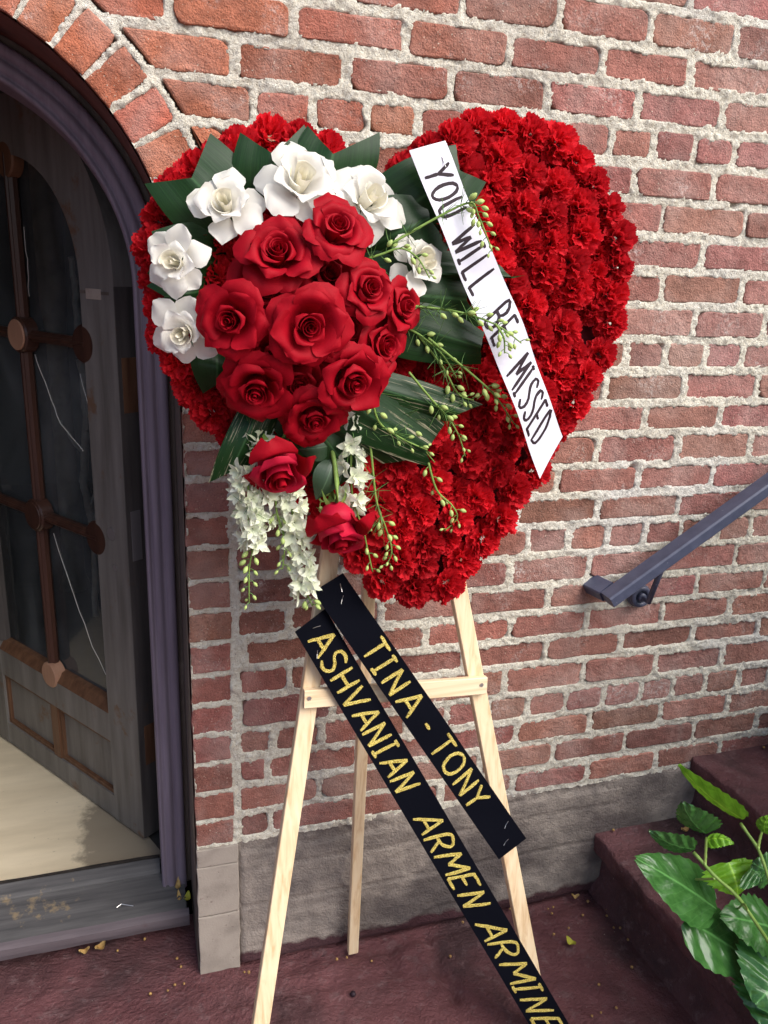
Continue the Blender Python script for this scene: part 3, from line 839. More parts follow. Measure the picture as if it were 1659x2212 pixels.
def half_bar(a, b, w, mat, name='muntin'):
    mb = MB(); mb.bar(a, b, w, .03, up=DN, bev=.009); m = MB(); 
    mb.bar(np.array(a) + DN * .012, np.array(b) + DN * .012, w * .5, .014, up=DN, bev=.004)
    return mb.build(name, mat, door)
half_bar(dp(.43, -.018, .47), dp(.43, -.018, 1.92), .028, M['muntin_wood'])
for z in zr:
    half_bar(dp(.135, -.017, z), dp(.407, -.017, z), .028, M['muntin_wood']); half_bar(dp(.453, -.017, z), dp(.725, -.017, z), .028, M['muntin_wood'])
for z, mt in ((1.48, 'rosette_wood'), (.985, 'muntin_wood')):
    mb = MB(); mb.disc(dp(.43, -.03, z), DN, .047, .036, 28, .004); o = mb.build('rosette', M['muntin_wood'], door)
    mb = MB(); mb.disc(dp(.43, .0062, z), DN, .040, .004, 28, .002); mb.build('rosette_face', M[mt], o)
    for s_ in (.14, .72):
        mb = MB(); mb.disc(dp(s_, -.03, z), DN, .047, .030, 28, .004); mb.build('rosette', M['muntin_wood'], door)
mb = MB(); mb.disc(dp(.43, -.03, 1.905), DN, .043, .03, 28, .004); mb.build('rosette', M['bare_wood'], door)
mb = MB(); mb.disc(dp(.43, -.03, .487), DN, .040, .034, 28, .004); mb.build('rosette', M['rosette_wood'], door)
m2 = MB(); m2.hexa([dp(.135, 0, .474), dp(.725, 0, .474), dp(.725, -.036, .474), dp(.135, -.036, .474), dp(.135, -.018, .50), dp(.725, -.018, .50), dp(.725, -.036, .505), dp(.135, -.036, .505)]); m2.build('glazing_bead', M['bare_wood'], door)
for s_ in (.135, .725):
    sg = 1 if s_ < .4 else -1
    m2 = MB(); m2.hexa([dp(s_, -.002, .5), dp(s_ + sg * .012, -.02, .5), dp(s_ + sg * .012, -.036, .5), dp(s_, -.036, .5), dp(s_, -.002, 1.62), dp(s_ + sg * .012, -.02, 1.62), dp(s_ + sg * .012, -.036, 1.62), dp(s_, -.036, 1.62)])
    m2.build('glazing_bead', M['door_edge'], door)
# ironmongery and repairs on the hinge side
def edge_plate(n0, n1, z0, z1, mat, name):
    m2 = MB(); m2.hexa([dp(-.0015, n0, z0), dp(-.0015, n1, z0), dp(.002, n1, z0), dp(.002, n0, z0), dp(-.0015, n0, z1), dp(-.0015, n1, z1), dp(.002, n1, z1), dp(.002, n0, z1)])
    return m2.build(name, mat, door)
edge_plate(-.012, -.040, .955, 1.085, M['plate'], 'lock_plate')
edge_plate(-.010, -.059, 1.33, 1.46, M['bare_wood'], 'hinge_patch')
edge_plate(-.018, -.059, .36, .48, M['bare_wood'], 'hinge_patch')
mb = MB(); mb.disc(dp(.068, -.001, 1.015), DN, .0165, .0022, 20); mb.build('lock_plug', M['plate'], door)
mb = MB(); mb.disc(dp(.060, -.001, .925), DN, .0085, .0022, 14); mb.build('lock_plug', M['plate'], door)
def on_pane(px, py, off=-.0325):
    d = ray(px, py); q = DA + DN * off
    return CAM + d * ((DN @ (q - CAM)) / (DN @ d))
for pts, pn in (([(75, 765), (105, 847), (131, 915), (180, 975)], 1), ([(172, 807), (200, 905), (220, 962)], 1),
                ([(115, 1152), (164, 1297), (200, 1397), (254, 1509)], 0), ([(52, 490), (58, 560), (63, 640)], 2)):
    pp = []
    for a, b in zip(pts[:-1], pts[1:]):
        for k in range(4): pp.append((a[0] + (b[0] - a[0]) * k / 4 + rng.gauss(0, .8), a[1] + (b[1] - a[1]) * k / 4))
    pp.append(pts[-1])
    mb = MB(); mb.tube([on_pane(*q) for q in pp], .0008, 4); mb.build('crack', M['gardenia'], PANES[pn])

# pale branches standing in the room behind the glass
br = empty('branch_bundle', on_pane(190, 1500, -.3), 'pale bare branches standing inside behind the door glass', 'branches')
for pts, r_ in (([(153, 555), (161, 621), (169, 700), (179, 799), (187, 899), (181, 1042), (190, 1090), (203, 1140)], .013), ([(198, 641), (186, 692), (175, 740), (184, 840)], .010),
                ([(167, 776), (182, 839), (190, 879), (187, 930)], .010), ([(210, 819), (198, 879), (206, 958), (219, 1044), (215, 1090), (203, 1140), (208, 1330)], .010), ([(130, 908), (165, 962), (186, 985)], .007), ([(222, 1000), (200, 1085), (196, 1120)], .008)):
    pp = []
    for a, b in zip(pts[:-1], pts[1:]):
        for k in range(5): pp.append(on_pane(a[0] + (b[0] - a[0]) * k / 5 + rng.gauss(0, 1.0), a[1] + (b[1] - a[1]) * k / 5, -.22))
    pp.append(on_pane(*pts[-1], -.22))
    rr = [r_ * (.55 + .5 * k / len(pp)) * (1 + .2 * rng.random()) for k in range(len(pp))]
    mb = MB(); mb.tube(pp, rr, 7); mb.build('branch', M['twig'], br, smooth=True)
# added column imitating the pale bluish strip seen in the glass
col = MB(); c0 = on_pane(172, 1380, -.9)
col.tube([(c0[0], c0[1], .12), (c0[0], c0[1], .2), (c0[0], c0[1], 1.35), (c0[0], c0[1], 1.5), (c0[0], c0[1], 2.9)], [.075, .05, .045, .06, .06], 16)
col.build('pale_strip_upright', M['cast_stone'], None, smooth=True, label='added post standing in the dark room behind the door glass', cat='upright')

# ------------------------------------------------------------------ handrail
hr = empty('handrail', at(1340, 1300, 0), 'blue grey painted iron handrail sloping up the brick wall', 'handrail')
RY = -.078
ra = at(1312, 1296, RY); rb = at(1595, 1092, RY); rb = ra + (rb - ra) * 3.4
updir = np.array([0, 0, 1.0])
mb = MB(); mb.bar(ra, rb, .046, .030, up=updir, bev=.004); mb.build('rail_bar', M['rail'], hr)
t_ = (rb - ra) / np.linalg.norm(rb - ra)
rc0 = ra + t_ * .018; 
mb = MB(); mb.bar(rc0 + np.array([0, .025, 0.0]), np.array([rc0[0] - .012, .004, rc0[2] + .0]), .046, .0296, up=np.cross(np.array([0, 1.0, 0]), t_) * -1, bev=.003); mb.build('wall_return', M['rail'], hr)
fc = at(1377, 1284, -.004)
mb = MB(); mb.disc(fc, (0, -1, 0), .031, .012, 28, .003); mb.disc(fc + np.array([0, -.010, 0]), (0, -1, 0), .011, .016, 18, .003); mb.build('wall_flange', M['rail'], hr)
mb = MB(); rp_ = [fc + np.array([.022 * math.cos(a), -.014, .022 * math.sin(a)]) for a in np.linspace(0, 2 * math.pi, 29)]; mb.tube(rp_, .0075, 8, False); mb.build('flange_ring', M['rail'], hr, smooth=True)
q = ra + t_ * ((fc[0] - ra[0]) / t_[0])
mb = MB(); mb.tube([fc + np.array([0, -.012, 0]), fc + np.array([.002, -.045, -.002]), np.array([q[0] + .004, RY + .004, q[2] - .03]), np.array([q[0] + .004, RY, q[2] - .008])], .0075, 10); mb.build('bracket', M['rail'], hr, smooth=True)

# ------------------------------------------------------------------ easel
EY, EK = -.375, .130
eas = empty('easel', (.3, -.2, 0), 'pale pine wooden easel holding up the floral heart', 'easel')
def lline(p, q, t0, t1, off=0.0):
    a = on_lean(*p, EY + off, EK); b = on_lean(*q, EY + off, EK)
    za = lambda z: a + (b - a) * ((z - a[2]) / (b[2] - a[2]))
    return za(t0), za(t1)
lf, lt = lline((673, 1465), (562.5, 2212), 0.0, 1.80)
rf, rt = lline((1000, 1330), (1107, 1885), 0.0, 1.80)
print('easel feet', lf, rf, 'tops', lt, rt)
nrm_e = np.array([0, -1, EK])
mb = MB(); mb.bar(lf, lt, .034, .019, up=nrm_e, bev=.0015); mb.build('front_leg', M['pine'], eas)
mb = MB(); mb.bar(rf, rt, .034, .019, up=nrm_e, bev=.0015); mb.build('front_leg', M['pine'], eas)
ap = (lt + rt) / 2
foot = np.array([.285, -.03, 0]); top = at(800, 1180, -.16)
top2 = foot + (top - foot) * (1.75 / top[2])
mb = MB(); mb.bar(foot, top2, .026, .017, up=(0, -1, 0), bev=.0015); mb.build('rear_leg', M['pine'], eas)
ca, cb = on_lean(656, 1509, EY - .018, EK), on_lean(1049, 1479, EY - .018, EK)
mb = MB(); mb.bar(ca, cb, .036, .015, up=nrm_e, bev=.0015); cbar = mb.build('crossbar', M['pine_cross'], eas)
for px, py in ((668, 1508), (1040, 1479)):
    c_ = on_lean(px, py, EY - .025, EK); mb = MB(); mb.disc(c_, nrm_e, .0042, .002, 12); mb.build('nail_head', M['steel'], cbar)
mb = MB(); mb.bar(lt + np.array([-.01, .016, -.02]), rt + np.array([.01, .016, -.02]), .04, .015, up=nrm_e); mb.build('top_block', M['pine_cross'], eas)

# ------------------------------------------------------------------ floral heart
HY, HK = -.365, .085
HN = np.array([0, -1, HK]); HN /= np.linalg.norm(HN)
def hp(px, py, off=0.0): return on_lean(px, py, HY - off, HK)
OUT = [(800, 440), (762, 345), (720, 292), (660, 275), (600, 268), (530, 285), (470, 320), (410, 350), (365, 385), (330, 440), (308, 490), (305, 560), (320, 620), (325, 690), (345, 760), (380, 830), (420, 890), (470, 945),
       (540, 1010), (620, 1060), (680, 1110), (720, 1190), (770, 1240), (830, 1290), (890, 1318), (930, 1330), (965, 1305), (1000, 1250), (1040, 1210), (1085, 1160), (1125, 1105), (1168, 1045), (1205, 965), (1245, 910), (1290, 850), (1330, 780),
       (1345, 700), (1366, 600), (1360, 500), (1335, 430), (1290, 360), (1245, 292), (1180, 262), (1080, 245), (1000, 262), (930, 290), (880, 330), (845, 375)]
heart = empty('floral_heart', hp(930, 1320, -.03), 'large heart covered with red carnations on the easel', 'flower heart')
OP = np.array(OUT, float)
def inside(x, y):
    c = False; n = len(OP)
    for i in range(n):
        x1, y1 = OP[i]; x2, y2 = OP[i - 1]
        if (y1 > y) != (y2 > y) and x < (x2 - x1) * (y - y1) / (y2 - y1) + x1: c = not c
    return c
def edge_dist(x, y):
    a = OP; b = np.roll(OP, -1, 0); d = b - a; L2 = (d ** 2).sum(1)
    t2 = np.clip(((x - a[:, 0]) * d[:, 0] + (y - a[:, 1]) * d[:, 1]) / L2, 0, 1)
    q = a + t2[:, None] * d - np.array([x, y]); k = np.argmin((q ** 2).sum(1))
    return math.sqrt((q[k] ** 2).sum()), q[k]
cen = OP.mean(0)
inner = []
for k in range(len(OP)):
    p0, p1, p2 = OP[k - 1], OP[k], OP[(k + 1) % len(OP)]
    tg = p2 - p0; nn = np.array([tg[1], -tg[0]]); nn /= np.linalg.norm(nn)
    c_ = p1 + nn * 34
    inner.append(c_ if inside(*c_) else p1 - nn * 34)
fr_ = [hp(*p, 0.0) for p in inner]; bk = [p + np.array([0, .075, 0]) for p in fr_]
nf = len(fr_)
mk('foam_base', fr_ + bk, [tuple(range(nf)), tuple(range(2 * nf - 1, nf - 1, -1))] + [(k, nf + k, nf + (k + 1) % nf, (k + 1) % nf) for k in range(nf)], M['foam'], heart)

def carnation_mesh(seed):
    r = random.Random(seed); v = []; f = []
    n = 74
    for i in range(n):
        fz = 1 - 1.30 * (i + .5) / n          # cos of the angle from the axis
        th = math.acos(max(-.35, fz)) + r.gauss(0, .07); ph = i * 2.39996 + r.gauss(0, .2)
        d = np.array([math.sin(th) * math.cos(ph), math.sin(th) * math.sin(ph), math.cos(th)])
        tw = r.uniform(0, math.pi) if i < 14 else r.gauss(0, .7)
        e1 = np.array([-math.sin(ph), math.cos(ph), 0]); e2 = np.cross(d, e1)
        a = e1 * math.cos(tw) + e2 * math.sin(tw); b = -e1 * math.sin(tw) + e2 * math.cos(tw)
        rr = 1.0 * (r.uniform(.82, 1.08)) * (.80 if i < 8 else 1); w = r.uniform(.22, .33)
        base = len(v); nu = 9; ruff = r.uniform(.05, .12); fq = r.uniform(3.5, 5.5); p0 = r.uniform(0, 6)
        bend = r.uniform(-.25, .25)
        for vv, (rad, wid) in enumerate(((.30, .25), (.66, .75), (.86, 1.0), (1.0, 1.1))):
            for k in range(nu):
                u = -1 + 2 * k / (nu - 1)
                zz = math.sin(u * fq + p0) * ruff * (vv / 3) + (.04 * (1 if k % 2 else -1) * r.uniform(.4, 1.3) if vv == 3 else 0)
                rd = rad * rr * (1 - .12 * u * u) + (.034 * (1 if k % 2 else -1) if vv == 3 else 0)
                v.append(d * rd + a * u * w * wid + b * (zz + bend * rad * rad * (.6 + u * .3)))
        for q in range(3):
            for k in range(nu - 1): f.append((base + q*nu + k, base + q*nu + k + 1, base + (q+1)*nu + k + 1, base + (q+1)*nu + k))
    me = bpy.data.meshes.new('carnation'); me.from_pydata([tuple(p) for p in v], [], f); me.update()
    me.polygons.foreach_set('use_smooth', [True] * len(me.polygons)); me.materials.append(M['carnation'])
    return me
CM = [carnation_mesh(s) for s in range(7)]
CRAD = 0.0340
placed = []
# a rim of flowers along the outline, then rows filling the middle
per = []
for k in range(len(OP)):
    a, b = OP[k], OP[(k + 1) % len(OP)]; n_ = max(1, int(np.linalg.norm(b - a) / 3))
    for j in range(n_): per.append(a + (b - a) * j / n_)
last = None
for p in per:
    d_, q = edge_dist(*p)
    tgt = None
    # step inwards by 36 px along the direction to deepest point nearby
    best = None
    for an in range(0, 360, 15):
        c_ = p + 35 * np.array([math.cos(R(an)), math.sin(R(an))])
        if inside(*c_):
            e = edge_dist(*c_)[0]
            if best is None or e > best[0]: best = (e, c_)
    if best is None: continue
    c_ = best[1]
    if all(np.linalg.norm(c_ - o[0]) > 60 for o in placed): placed.append((c_ + np.array([rng.gauss(0, 4), rng.gauss(0, 4)]), 0))
yy = 230
row = 0
cand = [(rng.uniform(290, 1380), rng.uniform(230, 1340)) for _ in range(9000)]
for c0_ in cand:
    if True:
        c_ = np.array(c0_)
        hid = ((c_[0] - 670) / 195) ** 2 + ((c_[1] - 690) / 225) ** 2 < 1
        if inside(*c_) and not hid and all(np.linalg.norm(c_ - o[0]) > 56 for o in placed) and edge_dist(*c_)[0] > 42: placed.append((c_, 1))
for c0_ in [(rng.uniform(290, 1380), rng.uniform(230, 1340)) for _ in range(7000)]:
    c_ = np.array(c0_)
    hid = ((c_[0] - 670) / 195) ** 2 + ((c_[1] - 690) / 225) ** 2 < 1
    if inside(*c_) and not hid and all(np.linalg.norm(c_ - o[0]) > 44 for o in placed) and edge_dist(*c_)[0] > 36: placed.append((c_, 2))
print('carnations', len(placed))
for c_, kind in placed:
    e, q = edge_dist(*c_)
    w = max(0, 1 - e / 110)
    # tip the rim flowers outwards, dome the middle forward
    o2 = np.array([q[0], 0, -q[1]]); o2 = o2 / (np.linalg.norm(o2) + 1e-6)
    ax = HN + .8 * w * w * o2 + np.array([rng.gauss(0, .13), 0, rng.gauss(0, .13)])
    p = hp(*c_, .012 + .030 * (1 - w) ** .7 + rng.gauss(0, .005) - (.012 if kind == 2 else 0))
    rot = Vector(ax).to_track_quat('Z', 'Y').to_matrix().to_4x4() @ Matrix.Rotation(rng.uniform(0, 6.28), 4, 'Z')
    inst('carnation', rng.choice(CM), p, rot.to_euler(), heart, CRAD * (rng.uniform(.8, 1.0) if kind == 2 else rng.uniform(1.0, 1.2)))

# ------------------------------------------------------------------ bouquet
bq = empty('flower_spray', hp(680, 900, .02), 'rose and gardenia spray with dark leaves pinned over the left of the heart', 'flower spray')
BC = np.array([670, 690.])

def petal_grid(fr, phi, rb, rt, h0, h1, half, wf, roll=0.0, curl=0.0, tip=0.0, power=1.0, nu=9, nv=8, sd=0.0, wavy=0.0, org=0.0028):
    """one petal as a curved sheet in the frame fr = (origin, a, b, axis)"""
    o, a, b, ax = fr; v = []
    for j in range(nv):
        t_ = j / (nv - 1)
        for i in range(nu):
            u = -1 + 2 * i / (nu - 1)
            w = wf(t_)
            rho = rb + (rt - rb) * t_ ** power + roll * u * u * t_ * t_
            hh = h0 + (h1 - h0) * math.sin(min(1, t_ * 1.0) * math.pi / 2) - curl * max(0, t_ - .45) ** 2 * 3.3 - .6 * roll * u * u * t_
            rho += tip * (1 - abs(u)) * t_ ** 6
            an = phi + u * half * w
            wv = wavy * math.sin(u * 5 + sd) * t_ * t_
            p_ = o + (a * math.cos(an) + b * math.sin(an)) * rho + ax * (hh + wv)
            if org: p_ = p_ + np.array(noise.noise_vector(Vector(p_) * 38.0 + Vector((sd, phi, 0)))) * org * t_
            v.append(p_)
    return np.array(v), grid_faces(nv, nu)
def wf_core(t_): return 1 - .30 * t_ ** 5
def wf_cup(t_): return (.7 + .3 * math.sin(math.pi / 2 * min(1, t_ / .6))) if t_ < .6 else 1 - .55 * ((t_ - .6) / .4) ** 2.2
def wf_g(t_): return (.5 + .5 * math.sin(math.pi / 2 * min(1, t_ / .62))) if t_ < .62 else 1 - .72 * ((t_ - .62) / .38) ** 2.6
def wf_out(t_): return (.45 + .55 * math.sin(math.pi / 2 * min(1, t_ / .62))) if t_ < .62 else 1 - .80 * ((t_ - .62) / .38) ** 2.3
def frame_of(c_, ax, spin):
    q = Vector(ax).to_track_quat('Z', 'Y').to_matrix() @ Matrix.Rotation(spin, 3, 'Z')
    m = np.array(q)
    return (np.array(c_), m[:, 0], m[:, 1], m[:, 2])

def rose(c_, ax, rad, seed, open_=1.0, parent=None, label=None, bud=False):
    r = random.Random(seed); core = 1.0 if bud else r.uniform(.68, .98); ax = np.array(ax, float); ax /= np.linalg.norm(ax)
    fr = frame_of(c_, ax, r.uniform(0, 6.28))
    ro = empty('rose', c_, None, None, None, parent)
    if label: ro['label'] = label
    # tight spiral heart
    n = 9
    for k in range(n):
        q = k / (n - 1)
        rt = rad * (.05 + .27 * core * q); rb = rt * .70
        v, f = petal_grid(fr, k * 2.2 + r.gauss(0, .25), rb, rt * (1.0 + .12 * q), -.45 * rad, rad * (.50 - .06 * q + r.gauss(0, .03)), 1.75 - .55 * q, wf_core,
                          roll=rad * .02 * q, curl=rad * .05 * q, tip=rad * .03 * q, power=.6, nu=11, nv=8)
        mk('petal', v, f, M['rose_pink'] if (bud and k > 5) else M['rose'], ro, smooth=True)
    # cupped petals
    for k in range(4):
        v, f = petal_grid(fr, k * 1.57 + .6 + r.gauss(0, .2), rad * .20, rad * (.44 * core + .12 * r.random()) * (.8 + .2 * open_), -.5 * rad, rad * (.42 + r.gauss(0, .05)), .95, wf_cup,
                          roll=rad * .05, curl=rad * r.uniform(.05, .3), tip=rad * .12, power=.75, nu=11, nv=9, sd=r.random() * 6, wavy=rad * .012)
        mk('petal', v, f, M['rose_pink'] if bud else M['rose'], ro, smooth=True)
    if not bud:
        # reflexed outer petals
        for k in range(6):
            v, f = petal_grid(fr, k * 1.047 + r.gauss(0, .18), rad * .20, rad * r.uniform(.76, 1.0) * open_, -.52 * rad, rad * r.uniform(.22, .46), r.uniform(.70, .92), wf_g,
                              roll=rad * r.uniform(-.05, .12), curl=rad * r.uniform(.05, .40), tip=rad * r.uniform(.05, .22), power=.85, nu=11, nv=10, sd=r.random() * 6, wavy=rad * .03)
            mk('petal', v, f, M['rose'], ro, smooth=True)
        for k in range(6):
            v, f = petal_grid(fr, k * 1.047 + .5 + r.gauss(0, .25), rad * .2, rad * r.uniform(.98, 1.25) * open_, -.58 * rad, rad * r.uniform(-.05, .30), r.uniform(.62, .80), wf_g,
                              roll=rad * .08, curl=rad * r.uniform(.15, .35), tip=rad * .12, power=.9, nu=9, nv=9, sd=r.random() * 6, wavy=rad * .03)
            mk('petal', v, f, M['rose'], ro, smooth=True)
    return ro, fr

def c4(x, y): return (384 + .3307 * x, 411.4 + .3307 * y)
ROSES = [  # crop position, radius px, forward offset, tilt (x, z), openness, label
    ((640, 420), 78, .135, (-.25, .55), 1.05, 'open red rose at the upper left of the cluster'),
    ((1010, 265), 74, .150, (.15, .75), 1.0, 'red rose at the top of the cluster'),
    ((1220, 650), 66, .150, (.30, .20), .95, 'red rose with a tight spiral at the right of the cluster'),
    ((1440, 760), 58, .115, (.75, .10), .95, 'red rose at the far right edge of the cluster'),
    ((830, 890), 80, .180, (.02, -.18), 1.05, 'big red rose in the middle of the cluster'),
    ((335, 850), 74, .152, (-.55, -.20), 1.05, 'red rose at the left edge of the cluster'),
    ((1310, 1010), 66, .115, (.55, -.10), .9, 'dark shaded red rose low on the right of the cluster'),
    ((1110, 1240), 82, .160, (.25, -.40), .95, 'red rose at the lower right of the cluster'),
    ((500, 1290), 78, .125, (-.30, -.75), 1.05, 'red rose facing down at the lower left of the cluster'),
    ((870, 1470), 72, .120, (.0, -.85), .95, 'red rose facing down at the bottom of the cluster'),
    ((960, 560), 70, .110, (.1, .3), 1.15, None), ((640, 1090), 74, .105, (-.1, -.4), 1.15, None), ((560, 640), 74, .095, (-.2, .1), 1.2, None), ((1080, 900), 74, .105, (.2, 0), 1.2, None), ((760, 1240), 70, .10, (0, -.5), 1.15, None), ((860, 330), 66, .085, (0, .5), 1.1, None)]
for k, (p, rp_, off, tl, op_, lab) in enumerate(ROSES):
    c_ = hp(*c4(*p), off)
    dist = (c_ - CAM) @ CF
    rad = rp_ * .93 * dist / FL
    rose(c_ + HN * .022, HN + np.array([tl[0], 0, tl[1]]) * .75, rad, 40 + k, op_, bq, lab)

# two roses hanging below on their stems
def c6(x, y): return (438.9 + .463 * x, 822.9 + .463 * y)
for k, (p, rp_, ax, lab, stem, ) in enumerate((((350, 400), 60, (.05, -.80, -.62), 'single red rose hanging on a stem below the cluster', [(400, 90), (395, 190), (390, 280)]),
                                              ((632, 690), 58, (.05, -.66, -.78), 'lower of the two single red roses hanging by their stems', [(590, 250), (615, 400), (625, 480), (622, 560)]))):
    c_ = hp(*c6(*p), .11); dist = (c_ - CAM) @ CF; rad = rp_ * dist / FL * 1.75
    axv = np.array(ax, float); axv /= np.linalg.norm(axv)
    ro, fr = rose(c_, axv, rad, 70 + k, 1.0, bq, lab, bud=True)
    o, a, b, x_ = fr
    for j in range(3):       # loosened outer petals
        v, f = petal_grid(fr, j * 2.1 + .4, rad * .2, rad * .74, -.5 * rad, rad * .34, .85, wf_out, roll=rad * .12, curl=rad * .42, tip=rad * .06, power=.7, nu=11, nv=9, wavy=rad * .03)
        mk('petal', v, f, M['rose'], ro, smooth=True)
    # closed cup under the petals
    mb = MB(); mb.tube([o - x_ * rad * .62, o - x_ * rad * .52, o - x_ * rad * .30, o - x_ * rad * .05], [rad * .06, rad * .26, rad * .40, rad * .42], 14); mb.build('petal_cup', M['rose_pink'], ro, smooth=True)
    mb = MB(); base_ = o - x_ * rad * .60
    mb.tube([base_ + x_ * .012, base_, base_ - x_ * .012, base_ - x_ * .02], [.009, .0095, .007, .004], 9)
    mb.build('rose_hip', M['stem'], ro, smooth=True)
    for j in range(5):
        an = j * 1.2566 + .3; d = a * math.cos(an) + b * math.sin(an)
        mb = MB(); p0 = base_ + x_ * .006
        w2 = np.cross(d, x_) * .0055
        p1 = p0 + d * .016 + x_ * .006; p2 = p0 + d * .030 - x_ * .006; p3 = p0 + d * .036 - x_ * .022
        mb.add([p0 - w2, p0 + w2, p1 + w2, p1 - w2, p2 + w2 * .5, p2 - w2 * .5, p3], [(0, 1, 2, 3), (3, 2, 4, 5), (5, 4, 6)])
        mb.build('sepal', M['stem'], ro, smooth=True)
    sp = [hp(*c6(*q), .08 + .01 * i) for i, q in enumerate(stem)] + [base_ - x_ * .02]
    mb = MB(); mb.tube(sp, .0042, 8); mb.build('stem', M['stem'], ro, smooth=True)

# gardenias
def c3(x, y): return (274.3 + .3968 * x, 219.4 + .3968 * y)
def gardenia(c_, ax, rad, seed, lab):
    r = random.Random(seed); ax = np.array(ax, float); ax /= np.linalg.norm(ax)
    fr = frame_of(c_, ax, r.uniform(0, 6.28)); g = empty('gardenia', c_, None, None, None, bq); g['label'] = lab
    for k in range(6):
        v, f = petal_grid(fr, k * 1.047 + r.gauss(0, .16), rad * .06, rad * r.uniform(.95, 1.2), -.30 * rad, rad * r.uniform(-.02, .30), r.uniform(.56, .68), wf_g, roll=rad * r.uniform(-.07, .03), curl=rad * r.uniform(.0, .40), tip=rad * r.uniform(0, .10), power=1.0, nu=9, nv=9, sd=r.random() * 6, wavy=rad * .035)
        mk('petal', v, f, M['gardenia'], g, smooth=True)
    for k in range(5):
        v, f = petal_grid(fr, k * 1.2566 + .4 + r.gauss(0, .2), rad * .08, rad * r.uniform(.55, .75), -.25 * rad, rad * r.uniform(.36, .56), r.uniform(.75, .95), wf_g, roll=-rad * .04, curl=rad * r.uniform(.05, .2), tip=rad * .05, power=.85, nu=9, nv=8, sd=r.random() * 6, wavy=rad * .03)
        mk('petal', v, f, M['gardenia'], g, smooth=True)
    for k in range(5):
        q = k / 4
        v, f = petal_grid(fr, k * 2.3, rad * (.06 + .14 * q), rad * (.08 + .30 * q), -.2 * rad, rad * (.66 - .12 * q), 1.5 - .5 * q, wf_core, curl=rad * .06 * q, power=.6, nu=9, nv=7)
        mk('petal', v, f, M['gardenia_heart'], g, smooth=True)
    return g
for k, (p, rp_, off, tl, lab) in enumerate((((530, 585), 80, .085, (-.35, .45), 'white gardenia at the upper left above the roses'), ((925, 470), 88, .085, (.05, .6), 'white gardenia at the top above the roses'),
                                           ((1280, 560), 82, .080, (.35, .5), 'white gardenia behind the top right rose'), ((262, 895), 65, .085, (-.65, .05), 'white gardenia at the left beside the roses'),
                                           ((305, 1255), 68, .080, (-.55, -.25), 'white gardenia at the lower left beside the roses'), ((1560, 890), 72, .080, (.5, .25), 'white gardenia at the right under the white ribbon'))):
    c_ = hp(*c3(*p), off); dist = (c_ - CAM) @ CF
    gardenia(c_ + HN * (.042 if tl[0] < -.5 else .024), HN + np.array([tl[0], 0, tl[1]]) * .7, rp_ * 1.0 * dist / FL, 90 + k, lab)

# broad strap leaves, their ends cut to a swallowtail
def leaf_mesh(name, verts, nu, nv, mat, parent, label=None, **kw):
    o = mk(name, verts, grid_faces(nv, nu), mat, parent, smooth=True, **kw)
    at_ = o.data.attributes.new('leafuv', 'FLOAT_VECTOR', 'POINT')
    uv = np.zeros((nv, nu, 3)); uv[:, :, 0] = np.linspace(-1, 1, nu)[None, :]; uv[:, :, 1] = np.linspace(0, 1, nv)[:, None] + 3.7 * rng.random()
    at_.data.foreach_set('vector', uv.ravel())
    if label: o['label'] = label
    return o
def strap(base, tipL, notch, tipR, wbase, o_base, o_end, mat, bow=.018, name='strap_leaf', fold=.012):
    """base/tips are picture points; offsets are distances in front of the heart"""
    B = hp(*base, o_base); L_ = hp(*tipL, o_end); N_ = hp(*notch, o_end + fold); R_ = hp(*tipR, o_end)
    ax = N_ - B; side = R_ - L_; side /= np.linalg.norm(side)
    nu, nv = 11, 10; v = []
    for j in range(nv):
        t_ = j / (nv - 1)
        for i in range(nu):
            u = -1 + 2 * i / (nu - 1)
            E = N_ + (R_ - N_) * u if u > 0 else N_ + (L_ - N_) * (-u)
            b0 = B + side * u * wbase
            p = b0 + (E - b0) * t_
            # edges bow outwards, sheet arches forward
            p = p + side * u * .28 * wbase * math.sin(math.pi * t_) + HN * (bow * math.sin(math.pi * t_) - fold * abs(u) * t_ * .3 + .0012 * math.sin(u * 9 + t_ * 3))
            v.append(p)
    return leaf_mesh(name, v, nu, nv, mat, bq)
def c5(x, y): return (768 + .3638 * x, 219.4 + .3638 * y)
strap(c3(640, 760), c3(95, 445), c3(352, 415), c3(455, 168), .05, 0.040, 0.075, M['ti_leaf'])
strap(c3(790, 620), c3(618, 165), c3(800, 288), c3(968, 122), .055, 0.040, 0.080, M['ti_leaf'])
strap(c3(1010, 620), c3(985, 128), c3(1122, 285), c3(1380, 163), .055, 0.040, 0.085, M['ti_leaf'])
strap(c3(560, 900), c3(110, 935), c3(180, 830), c3(133, 705), .05, 0.035, 0.085, M['ti_leaf'])
strap(c3(520, 1020), c3(135, 1125), c3(205, 1062), c3(105, 1003), .035, 0.035, 0.080, M['ti_leaf'])
strap(c5(120, 760), c5(600, 252), c5(618, 408), c5(782, 475), .06, 0.065, 0.085, M['ti_leaf'])
strap(c5(60, 860), c5(425, 573), c5(440, 690), c5(562, 862), .055, 0.080, 0.090, M['ti_leaf'])
strap(c5(-40, 1010), c5(860, 968), c5(930, 1050), c5(1016, 1030), .045, 0.070, 0.088, M['ti_leaf'])
strap(c5(-60, 1120), c5(700, 915), c5(660, 1180), c5(760, 1330), .05, 0.075, 0.085, M['ti_leaf'])
strap(c5(-60, 1230), c5(770, 1370), c5(745, 1460), c5(752, 1560), .05, 0.080, 0.090, M['ti_leaf'])
strap(c6(500, -60), c6(1310, 110), c6(1200, 150), c6(1140, 190), .04, 0.080, 0.085, M['ti_streak'])
strap(c6(420, -60), c6(1130, 200), c6(1040, 330), c6(1072, 405), .05, 0.085, 0.085, M['ti_streak'])
